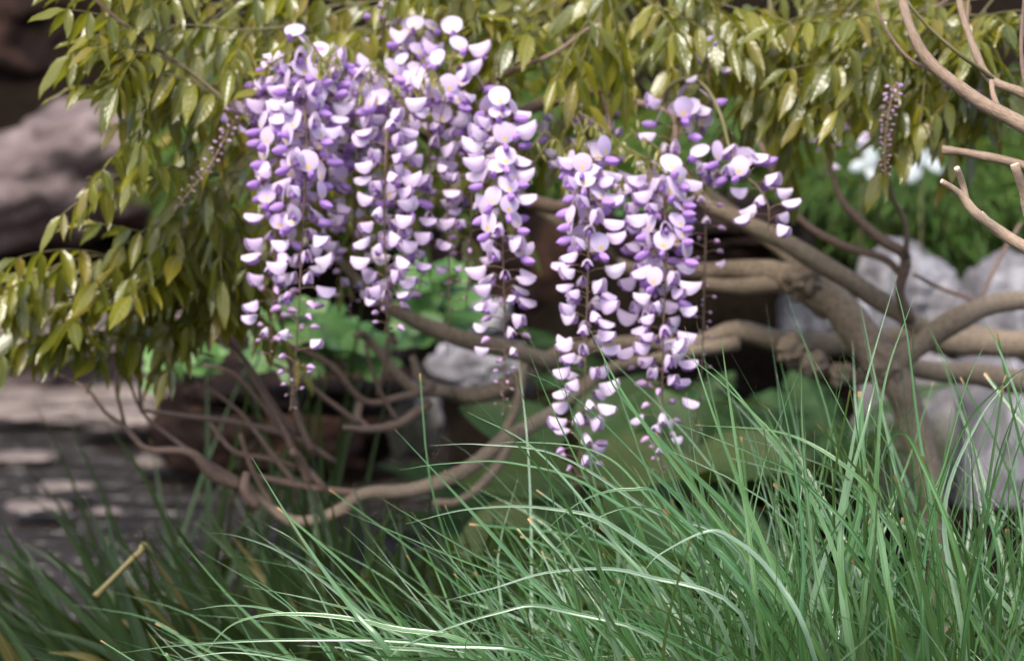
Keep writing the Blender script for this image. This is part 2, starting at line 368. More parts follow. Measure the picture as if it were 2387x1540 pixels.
def floret_open(k):
    mb = MB(); tilt = (0.15, 0.45, 0.75)[k]; cup = (0.18, 0.05, 0.3)[k]
    def banner(u, v):
        h = 0.0205 * v; w_ = 0.0108 * (max(0.0, 1 - (2 * v - 1.02) ** 2)) ** 0.5 * (0.72 + 0.28 * v) + 0.0014 * (1 - v)
        y = u * w_; x0 = 0.004 - tilt * h * 0.7 - cup * 40 * y * y + 0.0015 * math.sin(v * 3.1)
        return (x0, y, 0.001 + h * (1 - 0.3 * tilt))
    mb.add(*sheet(banner, 6, 7)[:3], 0)
    def keel(u, v):
        th = u * math.pi; r = 0.0046 * math.sin(math.pi * min(1, 0.12 + 0.88 * v)) ** 0.6
        return (0.003 + 0.0155 * v, math.cos(th) * r * 0.62, -0.0015 - 0.004 * v + 0.003 * v * v + math.sin(th) * r)
    mb.add(*sheet(keel, 7, 5)[:3], 1)
    def cal(u, v):
        th = u * math.pi; r = 0.0024 * (0.35 + 0.65 * v)
        return (-0.001 + 0.0045 * v, math.cos(th) * r, math.sin(th) * r)
    mb.add(*sheet(cal, 5, 2)[:3], 2)
    return as_tpl(mb)
def floret_half(k):
    mb = MB(); op = (1.55, 1.9, 2.2)[k]; L = (0.0205, 0.019, 0.021)[k]
    def hood(u, v):
        th = u * op; r = 0.0085 * math.sin(math.pi * min(1.0, 0.10 + 0.80 * v ** 0.85)) ** 0.75
        x = 0.001 + L * v; flare = 1 + 0.35 * v * (abs(u) ** 2)
        return (x, math.sin(th) * r * 0.68 * flare, 0.0022 - 0.0012 * v + (math.cos(th) - 1) * r * 0.85 * flare + 0.003 * v * v * (k - 0.6))
    mb.add(*sheet(hood, 7, 6)[:3], 3)
    def keel(u, v):
        th = u * math.pi; r = 0.0042 * math.sin(math.pi * min(1, 0.12 + 0.88 * v)) ** 0.6
        return (0.003 + 0.0145 * v, math.cos(th) * r * 0.6, -0.0058 - 0.0025 * v + math.sin(th) * r)
    mb.add(*sheet(keel, 6, 4)[:3], 1)
    def cal(u, v):
        th = u * math.pi; r = 0.0026 * (0.35 + 0.65 * v)
        return (-0.001 + 0.005 * v, math.cos(th) * r, -0.001 + math.sin(th) * r)
    mb.add(*sheet(cal, 5, 2)[:3], 2)
    return as_tpl(mb)
def floret_bud(k):
    mb = MB(); c = (0.1, 0.35, 0.6)[k]
    def b(u, v):
        th = u * math.pi; r = 0.0042 * math.sin(math.pi * min(1, 0.06 + 0.94 * v ** 0.8)) ** 0.7
        return (0.014 * v, math.cos(th) * r * 0.75, 0.004 * c * math.sin(v * 3) - 0.001 + math.sin(th) * r)
    mb.add(*sheet(b, 6, 5)[:3], 4)
    def cal(u, v):
        th = u * math.pi; r = 0.0024 * (0.35 + 0.65 * v)
        return (-0.001 + 0.004 * v, math.cos(th) * r, -0.0008 + math.sin(th) * r)
    mb.add(*sheet(cal, 5, 1)[:3], 2)
    return as_tpl(mb)
FM = ['banner', 'keel', 'calyx', 'half', 'bud', 'bud_small']
OPEN = [floret_open(k) for k in range(3)]; HALF = [floret_half(k) for k in range(3)]; BUD = [floret_bud(k) for k in range(3)]
TINY = [(v, f, a, [5 if q == 4 else q for q in mi]) for v, f, a, mi in BUD]
def tpl_mesh(name, tpl, mats):
    mb = MB(); mb.add(tpl[0], tpl[1], tpl[2], tpl[3]); return mb.mesh(name, mats)
FMESH = {id(t): tpl_mesh('floret', t, FM) for t in OPEN + HALF + BUD + TINY}
LMESH = {id(t): tpl_mesh('leaflet', t, ['leaf']) for t in LEAFLETS}

# ------------------------------------------------------------------ wisteria vine
VB = P(2190, 1260, 3.0); VB.z = ground_h(VB.x, VB.y)
vine = thing('wisteria_vine', VB, 'wisteria vine with hanging lilac racemes, olive leaves and twisting tan limbs', 'wisteria')
def branch(name, pts, material='bark', sides=10, rough=0.14, sub=5, parent=vine, off=VB, knots=0):
    w_, r = pxpath(pts, sub); mb = MB()
    wob = Vector((random.random() * 40, 3, 7))
    if len(w_) > 4:
        for i in range(1, len(w_) - 1):
            w_[i] = w_[i] + 0.35 * r[i] * noise.noise_vector(w_[i] * 14 + wob)
            r[i] *= 1 + rough * 0.9 * noise.noise(w_[i] * 22 + wob)
    tube(mb, w_, r, sides, 0, rough, random.random())
    return mb.build(name, [material], parent, off)
root_py = 1500
branch('trunk', [(2205, root_py, 3.02, 40), (2195, 1300, 3.0, 32), (2165, 1120, 2.97, 32), (2125, 970, 2.95, 37), (2088, 890, 2.94, 44), (2050, 830, 2.95, 48), (1985, 758, 2.96, 44), (1930, 705, 2.97, 41), (1875, 655, 2.98, 40), (1810, 632, 3.0, 30), (1720, 628, 3.02, 22), (1600, 632, 3.06, 18), (1440, 615, 3.12, 14), (1250, 480, 3.2, 13), (1120, 430, 3.25, 10)], sides=14, rough=0.16)
LIMBS = [
 [(1900, 680, 2.98, 30), (1860, 615, 3.0, 24), (1790, 555, 3.03, 20), (1700, 490, 3.06, 15), (1640, 440, 3.1, 11)],
 [(1930, 720, 2.98, 30), (1850, 672, 3.0, 24), (1740, 668, 3.0, 20), (1640, 660, 3.03, 15)],
 [(2180, 790, 2.93, 24), (2080, 715, 2.9, 24), (1960, 640, 2.88, 23), (1820, 562, 2.87, 22), (1700, 505, 2.87, 18), (1640, 470, 2.88, 14), (1560, 350, 2.9, 9)],
 [(2070, 860, 2.94, 36), (2140, 800, 2.92, 30), (2220, 745, 2.9, 27), (2310, 712, 2.9, 25), (2440, 695, 2.9, 24)],
 [(2440, 800, 3.05, 34), (2280, 800, 3.06, 30), (2120, 790, 3.08, 26), (1960, 800, 3.08, 27), (1840, 800, 3.06, 27), (1720, 772, 3.04, 26), (1610, 798, 3.04, 20), (1480, 800, 3.06, 18), (1320, 818, 3.08, 18), (1230, 870, 3.05, 20), (1150, 912, 3.03, 21), (1060, 915, 3.02, 18), (985, 890, 3.0, 13), (960, 830, 3.0, 8)],
 [(2440, 900, 3.0, 30), (2300, 878, 3.0, 26), (2200, 865, 3.0, 24), (2080, 850, 2.99, 22)],
 [(2440, 850, 3.1, 26), (2330, 790, 3.12, 24), (2220, 770, 3.12, 16), (2160, 780, 3.1, 12)],
 [(1830, 800, 3.05, 30), (1880, 850, 3.0, 26), (1940, 870, 2.99, 22), (2000, 880, 2.98, 20), (2060, 870, 2.97, 14)],
 [(1720, 800, 3.02, 18), (1560, 830, 3.0, 15), (1420, 860, 2.98, 15), (1330, 925, 2.95, 16), (1270, 970, 2.93, 17), (1180, 1020, 2.9, 18), (1100, 1085, 2.88, 18), (980, 1138, 2.86, 18), (850, 1152, 2.84, 17), (790, 1190, 2.83, 16), (690, 1215, 2.82, 14), (620, 1172, 2.82, 11), (565, 1115, 2.82, 8)],
 [(1195, 1020, 2.9, 13), (1150, 1100, 2.88, 12), (1075, 1165, 2.86, 11), (1010, 1172, 2.85, 8)],
 [(1220, 850, 3.02, 11), (1200, 950, 2.98, 11), (1165, 1035, 2.92, 12)],
 [(1300, 850, 3.05, 19), (1120, 800, 3.0, 20), (1010, 765, 2.97, 19), (910, 720, 2.95, 15), (830, 650, 2.94, 11), (770, 580, 2.94, 8)],
 [(1050, 915, 3.0, 15), (960, 900, 2.97, 13), (860, 790, 2.94, 11), (830, 780, 2.9, 8)],
]
for L_ in LIMBS: branch('limb', L_)
TWIGS = [
 [(1010, 900, 2.98, 10), (930, 925, 2.95, 9), (850, 935, 2.93, 8), (770, 850, 2.9, 7), (660, 800, 2.88, 6)],
 [(1000, 940, 2.98, 12), (930, 985, 2.93, 11), (860, 1000, 2.9, 9), (800, 995, 2.88, 6)],
 [(840, 935, 2.93, 9), (835, 975, 2.92, 9), (855, 995, 2.9, 7)],
 [(780, 1075, 2.88, 8), (690, 1020, 2.85, 8), (560, 985, 2.83, 7), (440, 970, 2.82, 6), (330, 955, 2.82, 5)],
 [(730, 1060, 2.85, 9), (690, 960, 2.82, 8), (680, 870, 2.8, 7), (660, 780, 2.78, 5), (640, 640, 2.76, 4)],
 [(690, 1010, 2.84, 8), (640, 950, 2.82, 7), (580, 850, 2.8, 6), (520, 780, 2.78, 5), (440, 690, 2.76, 4)],
 [(670, 1020, 2.86, 7), (600, 930, 2.85, 6), (540, 870, 2.85, 5), (470, 850, 2.85, 4)],
 [(560, 1130, 2.8, 14), (500, 1105, 2.78, 15), (440, 1052, 2.76, 10), (350, 1048, 2.76, 8), (315, 1020, 2.76, 7), (290, 990, 2.76, 6)],
 [(290, 990, 2.76, 6), (245, 960, 2.77, 5), (200, 905, 2.78, 4), (130, 870, 2.8, 3)],
 [(330, 960, 2.8, 5), (325, 860, 2.79, 4), (350, 760, 2.78, 4), (420, 660, 2.76, 3)],
 [(290, 990, 2.78, 5), (270, 880, 2.78, 4), (310, 780, 2.78, 3), (330, 700, 2.78, 2.5)],
 [(850, 1150, 2.84, 9), (760, 1140, 2.84, 8), (690, 1130, 2.83, 8), (600, 1110, 2.82, 8)],
 [(720, 1130, 2.84, 12), (700, 1075, 2.82, 12), (680, 1050, 2.8, 9)],
 [(600, 1180, 2.8, 11), (570, 1140, 2.79, 12), (575, 1100, 2.79, 9)],
 [(700, 1090, 2.84, 7), (620, 1068, 2.82, 7), (545, 1050, 2.8, 6), (490, 985, 2.8, 5)],
 [(880, 920, 2.92, 6), (900, 840, 2.9, 5), (905, 780, 2.89, 4)],
 [(1100, 430, 3.2, 10), (1000, 330, 3.0, 10), (900, 250, 2.8, 9), (800, 230, 2.66, 8), (690, 270, 2.6, 7), (600, 330, 2.56, 5), (545, 255, 2.55, 5), (470, 190, 2.55, 5), (380, 125, 2.54, 4.5), (260, 35, 2.52, 4), (180, -40, 2.5, 3)],
 [(1180, 280, 2.75, 14), (1240, 255, 2.76, 15), (1300, 220, 2.78, 11), (1310, 160, 2.8, 9), (1300, 60, 2.8, 8), (1290, -60, 2.8, 7)],
 [(1180, 290, 2.75, 10), (1090, 260, 2.68, 9), (1000, 200, 2.62, 8), (940, 220, 2.6, 7), (920, 300, 2.58, 4)],
 [(1060, 250, 2.65, 6), (1130, 200, 2.62, 6), (1200, 160, 2.6, 6), (1290, 125, 2.6, 5), (1380, 60, 2.6, 4)],
 [(1230, 470, 3.0, 18), (1290, 485, 3.0, 18), (1340, 490, 3.02, 15), (1430, 610, 3.1, 13)],
 [(1270, 250, 2.7, 8), (1380, 215, 2.62, 8), (1450, 226, 2.6, 8), (1500, 242, 2.58, 8), (1550, 232, 2.58, 7)],
 [(1405, 220, 2.6, 6), (1420, 300, 2.56, 5), (1380, 370, 2.53, 4), (1365, 400, 2.52, 3)],
 [(1505, 242, 2.58, 6), (1555, 262, 2.56, 5), (1575, 300, 2.54, 4), (1565, 380, 2.53, 3)],
 [(2120, 745, 2.9, 14), (2095, 680, 2.87, 12), (2110, 600, 2.85, 13), (2050, 555, 2.84, 12), (1970, 480, 2.84, 9), (1940, 415, 2.85, 6), (1925, 330, 2.85, 4)],
 [(2100, 640, 2.86, 9), (2060, 602, 2.86, 9), (1960, 570, 2.87, 9), (1870, 515, 2.88, 8), (1815, 430, 2.9, 7), (1770, 330, 2.92, 5)],
 [(2112, 600, 2.84, 7), (2110, 520, 2.82, 6), (2080, 460, 2.8, 5), (2068, 410, 2.78, 4)],
 [(2270, 700, 2.9, 5), (2190, 670, 2.95, 5), (2130, 640, 2.9, 4)],
 [(2280, 710, 2.9, 6), (2330, 600, 2.95, 5), (2380, 520, 3.0, 4)],
 [(1780, 330, 2.9, 4), (1830, 250, 2.88, 4), (1800, 120, 2.86, 4), (1790, -40, 2.85, 3)],
 [(1380, 320, 2.6, 5), (1320, 240, 2.6, 6), (1270, 250, 2.68, 6)],
 [(840, 990, 2.9, 7), (760, 930, 2.87, 6), (700, 880, 2.85, 5), (620, 840, 2.83, 4)],
 [(760, 1140, 2.84, 8), (690, 1060, 2.83, 8), (650, 980, 2.82, 7), (600, 900, 2.8, 5), (560, 820, 2.8, 4)],
 [(690, 1130, 2.83, 7), (620, 1040, 2.82, 6), (560, 960, 2.81, 5), (480, 900, 2.8, 4)],
 [(640, 1190, 2.82, 7), (585, 1090, 2.81, 6), (560, 1010, 2.8, 5)],
 [(560, 1120, 2.8, 7), (480, 1075, 2.79, 6), (400, 1020, 2.79, 5), (330, 960, 2.79, 4), (300, 880, 2.79, 3)],
 [(930, 985, 2.93, 6), (880, 900, 2.9, 5), (850, 800, 2.88, 4)],
 [(1570, 330, 2.6, 4), (1700, 180, 2.75, 5), (1900, 90, 2.8, 5), (2150, 30, 2.75, 5), (2300, -60, 2.7, 6)],
]
for L_ in TWIGS: branch('twig', L_, 'twig', 8, 0.12, 4)
branch('shoot', [(1550, 232, 2.57, 6), (1560, 205, 2.56, 6), (1600, 184, 2.55, 5.5), (1645, 205, 2.54, 5), (1680, 270, 2.52, 4.5), (1700, 345, 2.51, 4), (1725, 400, 2.5, 3), (1760, 430, 2.5, 2.5)], 'shoot', 8, 0.05)
# the gnarled burr where old limbs were cut, with stubs
def burr(px, py, d, r):
    c = P(px, py, d); s = Vector((px * 0.1, py * 0.1, 3)); v = []
    for q in ico(4)[0]:
        e = Vector(q); rr = r * PX(d) * (1 + 0.45 * noise.fractal(e * 2.2 + s, 0.8, 2, 4)); v.append(c + e * rr)
    mb = MB(); mb.add([tuple(x) for x in v], ico(4)[1], [(q[0] * 2, q[2] * 0.6, 0.3) for q in ICO4]); return mb.build('burr', ['bark'], vine, VB)
ICO4 = ico(4)[0]
for b_ in ((1845, 815, 3.0, 34), (1900, 850, 2.96, 30), (1960, 872, 2.95, 26), (2060, 845, 2.93, 46), (1870, 655, 2.96, 40), (1205, 1012, 2.9, 18), (1000, 905, 3.0, 18)): burr(*b_)

# ---- racemes
florets = []                                   # (priority, raceme object, matrix, template)
def raceme(pts, nf, t_open, t_half, size=1.0, ped=0.0155, top=0.0, tiny=0.90, seedoff=0.0, face=0.35, bare=0.0, bend=0.0):
    w_, _r = pxpath([(x, y, d, 2) for x, y, d in pts], 10)
    L = [0.0]
    for i in range(1, len(w_)): L.append(L[-1] + (w_[i] - w_[i - 1]).length)
    def at(t):
        s = t * L[-1]
        for i in range(1, len(w_)):
            if s <= L[i] + 1e-9:
                k = (s - L[i - 1]) / max(1e-9, L[i] - L[i - 1]); return w_[i - 1].lerp(w_[i], k), (w_[i] - w_[i - 1]).normalized()
        return w_[-1], (w_[-1] - w_[-2]).normalized()
    mb = MB(); n = len(w_)
    tube(mb, w_, [0.0016 * (1 - 0.65 * i / (n - 1)) for i in range(n)], 5, 0)
    todo = []
    nf = int(nf * 0.88)
    for i in range(nf):
        u = (i + random.uniform(-0.3, 0.3)) / nf
        t = top + (1 - top) * min(0.998, max(0.002, u)) ** 1.15
        p, tg = at(t); ang = i * 2.39996 + seedoff + random.uniform(-0.5, 0.5)
        e1 = tg.cross(Vector((0, 1, 0.02))).normalized(); e2 = tg.cross(e1)
        o = (e1 * math.cos(ang) + e2 * math.sin(ang)); o.z *= 0.5
        o += Vector((0, 0, random.uniform(-0.1, 0.25))); o.normalize()
        st = t + random.uniform(-0.07, 0.07)
        if st < t_open: tpl = random.choice(OPEN if random.random() < 0.62 else HALF); s = random.uniform(0.92, 1.12); pl = ped
        elif st < t_half: tpl = random.choice(HALF); s = random.uniform(0.78, 1.0); pl = ped * 0.95
        elif t < tiny: tpl = random.choice(BUD if random.random() < 0.65 else HALF); s = 0.98 - 0.36 * (t - t_half) / max(0.05, tiny - t_half) + random.uniform(-0.1, 0.1); pl = ped * 1.15
        else: tpl = random.choice(TINY if t > (tiny + 1) / 2 else BUD); s = max(0.22, 0.5 - 0.28 * (t - tiny) / max(0.02, 1 - tiny)); pl = ped * 0.8
        s *= size * 1.12; pl *= random.uniform(0.8, 1.25) * min(1.0, 0.35 + s * 0.7)
        q = p + o * pl + Vector((0, 0, 0.002))
        mid = p + o * pl * 0.5 + Vector((0, 0, 0.0022))
        tube(mb, [p, mid, q], [0.0006, 0.00055, 0.0008], 3, 0, tipcap=False)
        x = o.copy()
        if any(tpl is q_ for q_ in OPEN + HALF):
            x = (o + Vector((0, -1, 0.1)) * face * random.uniform(0.2, 1.3) + Vector((0, 0, random.uniform(-0.35, 0.15)))).normalized()
        else: x = (o + Vector((0, 0, random.uniform(-0.45, 0.1)))).normalized()
        z = Vector((random.uniform(-0.25, 0.25), random.uniform(-0.25, 0.2), 1))
        mw = frame(q, x, z) @ Matrix.Scale(s, 4)
        todo.append((q.y - 0.012 * s, mw, tpl, s))
    ob = mb.build('raceme', ['stem'], vine, VB)
    for pr, mw, tpl, s in todo: florets.append((pr - (0.05 if s > 0.7 else 0), ob, mw, tpl))
RAC = [
 # pts, n, t_open, t_half, kwargs
 ([(655, 215, 2.52), (648, 380, 2.5), (642, 560, 2.5), (635, 720, 2.51), (630, 850, 2.52)], 74, 0.50, 0.70, {}),
 ([(705, 200, 2.49), (715, 350, 2.47), (706, 520, 2.47), (696, 720, 2.48), (683, 900, 2.5), (675, 960, 2.5)], 84, 0.44, 0.62, {}),
 ([(760, 230, 2.57), (765, 380, 2.57), (750, 520, 2.58), (742, 650, 2.58)], 46, 0.45, 0.62, {'size': 0.95}),
 ([(815, 260, 2.66), (825, 420, 2.67), (822, 600, 2.68), (815, 750, 2.68)], 56, 0.35, 0.55, {'size': 0.92}),
 ([(845, 190, 2.6), (840, 300, 2.6), (835, 420, 2.62)], 28, 0.6, 0.9, {}),
 ([(905, 240, 2.51), (898, 400, 2.49), (896, 560, 2.49), (905, 700, 2.49), (895, 780, 2.5)], 62, 0.10, 0.80, {'tiny': 0.95, 'face': 0.2}),
 ([(940, 420, 2.54), (942, 540, 2.53), (930, 640, 2.52), (925, 730, 2.52)], 30, 0.25, 0.9, {'tiny': 0.98}),
 ([(985, 200, 2.57), (1000, 330, 2.56), (1000, 470, 2.56), (985, 610, 2.57), (975, 690, 2.57)], 48, 0.2, 0.75, {}),
 ([(1045, 260, 2.58), (1042, 450, 2.56), (1046, 640, 2.56), (1043, 830, 2.57)], 30, 0.02, 0.08, {'tiny': 0.35, 'size': 0.75}),
 ([(1165, 260, 2.49), (1168, 420, 2.47), (1172, 600, 2.47), (1176, 800, 2.48), (1172, 975, 2.49)], 96, 0.46, 0.62, {'tiny': 0.8}),
 ([(1110, 290, 2.57), (1100, 430, 2.57), (1095, 600, 2.58), (1085, 720, 2.58)], 40, 0.3, 0.5, {'size': 0.9}),
 ([(1368, 370, 2.46), (1372, 540, 2.44), (1366, 760, 2.44), (1360, 960, 2.45), (1338, 1140, 2.46)], 100, 0.34, 0.82, {'tiny': 0.93, 'face': 0.28}),
 ([(1545, 420, 2.47), (1552, 600, 2.46), (1545, 780, 2.46), (1542, 960, 2.47), (1535, 1130, 2.48)], 92, 0.36, 0.62, {'tiny': 0.88}),
 ([(1510, 430, 2.5), (1515, 560, 2.49), (1515, 720, 2.49), (1512, 880, 2.49)], 46, 0.45, 0.9, {'tiny': 0.97}),
 ([(1590, 380, 2.56), (1640, 470, 2.57), (1640, 700, 2.57), (1632, 900, 2.57), (1612, 1060, 2.57)], 66, 0.0, 0.16, {'tiny': 0.42, 'size': 0.72}),
 ([(1700, 345, 2.51), (1725, 400, 2.5), (1765, 435, 2.49), (1790, 480, 2.48), (1790, 540, 2.48)], 20, 0.5, 1.0, {'tiny': 1.0, 'ped': 0.018, 'top': 0.15}),
 ([(1640, 380, 2.53), (1670, 400, 2.52), (1690, 420, 2.52)], 7, 0.4, 1.0, {'tiny': 1.0}),
 ([(1575, 250, 2.55), (1570, 300, 2.54), (1555, 400, 2.53)], 12, 0.5, 0.9, {'tiny': 1.0, 'ped': 0.018}),
 ([(1620, 240, 2.55), (1625, 290, 2.54), (1630, 330, 2.54)], 5, 0.8, 1.0, {'tiny': 1.0, 'ped': 0.016}),
 ([(1300, 280, 2.72), (1320, 340, 2.7), (1315, 420, 2.68)], 12, 0.4, 0.8, {'size': 0.8}),
 ([(1400, 270, 2.62), (1420, 330, 2.6), (1410, 420, 2.58)], 12, 0.4, 0.9, {'size': 0.85}),
 # mop of upper flowers
 ([(690, 110, 2.54), (690, 160, 2.52), (680, 240, 2.5)], 16, 0.9, 1.1, {'tiny': 1.1}),
 ([(750, 150, 2.55), (745, 190, 2.53), (735, 260, 2.5), (720, 320, 2.5)], 24, 0.95, 1.1, {'tiny': 1.1}),
 ([(640, 180, 2.54), (620, 220, 2.54), (605, 300, 2.54)], 14, 0.7, 1.0, {}),
 ([(900, 180, 2.58), (870, 200, 2.55), (835, 260, 2.53), (815, 330, 2.52)], 24, 0.8, 1.1, {'tiny': 1.1, 'size': 0.95}),
 ([(1060, 110, 2.58), (1050, 150, 2.55), (1040, 220, 2.53), (1020, 300, 2.53)], 22, 0.95, 1.1, {'tiny': 1.1}),
 ([(980, 80, 2.62), (960, 140, 2.6), (950, 220, 2.58), (940, 300, 2.57)], 28, 0.7, 0.95, {'size': 0.85}),
 ([(900, 40, 2.68), (890, 90, 2.66), (900, 170, 2.62)], 16, 0.2, 0.7, {'size': 0.8}),
 ([(1090, 220, 2.56), (1110, 240, 2.54), (1125, 270, 2.53)], 6, 0.9, 1.1, {'tiny': 1.1}),
 # bud sprays
 ([(590, 225, 2.54), (545, 285, 2.52), (490, 385, 2.5), (440, 450, 2.49), (405, 495, 2.49)], 62, -1, -1, {'tiny': 0.3, 'size': 0.80, 'ped': 0.010}),
 ([(2085, 200, 2.44), (2072, 260, 2.44), (2062, 340, 2.44), (2066, 415, 2.44)], 56, -1, -1, {'tiny': -0.6, 'size': 1.0, 'ped': 0.009}),
 ([(1930, 240, 3.2), (1925, 330, 3.2), (1915, 420, 3.2)], 18, -1, 0.2, {'size': 0.8}),
 ([(1990, 230, 3.2), (1985, 300, 3.2), (1980, 370, 3.2)], 14, -1, 0.3, {'size': 0.8}),
 ([(1860, 230, 3.2), (1868, 300, 3.2), (1870, 350, 3.2)], 10, -1, 0.3, {'size': 0.8}),
 ([(1655, 130, 2.55), (1650, 170, 2.54), (1655, 200, 2.54)], 5, 0.2, 0.9, {'size': 0.7}),
 ([(2260, 210, 2.6), (2250, 240, 2.6), (2265, 270, 2.6)], 6, 0.2, 0.6, {'size': 0.7}),
]
for pts, nf, a_, b_, kw in RAC: raceme(pts, nf, a_, b_, seedoff=random.random() * 6, **kw)
florets.sort(key=lambda q: q[0])
rest = MB()
for i, (pr, ob, mw, tpl) in enumerate(florets):
    if i < 300: link('floret', FMESH[id(tpl)], ob, None, mw)
    else: rest.add_t(tpl, mw, random.random())
rb = rest.build('blossom', FM, vine, VB); rb['kind'] = 'stuff'

# ---- compound leaves on shoots
leaves = []                                    # (priority, rachis pts, [(matrix, tpl)], depth)
def compound(base, heading, length, nl, lsize, droop=0.9):
    pts = []; p = base.copy(); h = heading.normalized(); st = length / 8
    for i in range(9):
        pts.append(p.copy()); h = (h + Vector((0, 0, -0.09 * droop))).normalized(); p = p + h * st
    ls = []
    npair = nl // 2
    for k in range(npair):
        t = 0.28 + 0.68 * k / max(1, npair - 1); i = min(7, int(t * 8)); fr = t * 8 - i
        q = pts[i].lerp(pts[i + 1], fr); tg = (pts[i + 1] - pts[i]).normalized()
        side = tg.cross(Vector((0, 0, 1)))
        side = side.normalized() if side.length > 0.05 else Vector((1, 0, 0))
        for s in (-1, 1):
            dr = random.uniform(0.55, 1.25) * droop
            dvec = (side * s * random.uniform(0.35, 0.8) + tg * random.uniform(0.15, 0.55) + Vector((0, 0, -dr))).normalized()
            nrm = side * s * 0.8 + Vector((random.uniform(-0.3, 0.3), random.uniform(-0.45, 0.15), 0.75))
            sz = lsize * random.uniform(0.8, 1.12) * (0.82 + 0.3 * math.sin(t * 3.0))
            ls.append((frame(q, dvec, nrm) @ Matrix.Scale(sz, 4), random.choice(LEAFLETS)))
    tg = (pts[-1] - pts[-2]).normalized()
    ls.append((frame(pts[-1], (tg + Vector((0, 0, -0.3))).normalized(), Vector((0, -0.3, 1))) @ Matrix.Scale(lsize * 1.05, 4), random.choice(LEAFLETS)))
    tx, ty, _d = px_of(pts[6])
    if (tx < 175 and ty < 320 and random.random() < 0.86) or (tx < 235 and 280 < ty < 570 and random.random() < 0.72) or (tx < 480 and ty > 740 and random.random() < 0.5): return
    leaves.append((base.y, pts, ls))
shoot_mb = MB()
def shoot(pts, n, lsize=0.042, rl=(0.08, 0.15), nl=(7, 11), r0=3.0, droop=0.9, t0=0.05, draw=True):
    w_, r = pxpath([(x, y, d, r0 * (1 - 0.6 * i / max(1, len(pts) - 1))) for i, (x, y, d) in enumerate(pts)], 6)
    if draw: tube(shoot_mb, w_, r, 5, 0, 0.05, random.random())
    for k in range(n):
        t = t0 + (1 - t0) * (k + random.uniform(0.1, 0.9)) / n; i = min(len(w_) - 2, int(t * (len(w_) - 1)))
        tg = (w_[i + 1] - w_[i]).normalized()
        az = random.uniform(-1, 1)
        side = Vector((0, -1 if k % 2 else 0.6, 0))
        h = tg * random.uniform(0.3, 1.0) + side * random.uniform(0.1, 0.6) + Vector((random.uniform(-0.6, 0.6), random.uniform(-0.3, 0.2), random.uniform(-0.25, 0.45)))
        compound(w_[i].copy(), h, random.uniform(*rl), random.choice(range(nl[0], nl[1] + 1)), lsize * random.uniform(0.8, 1.2), droop * random.uniform(0.35, 1.15))
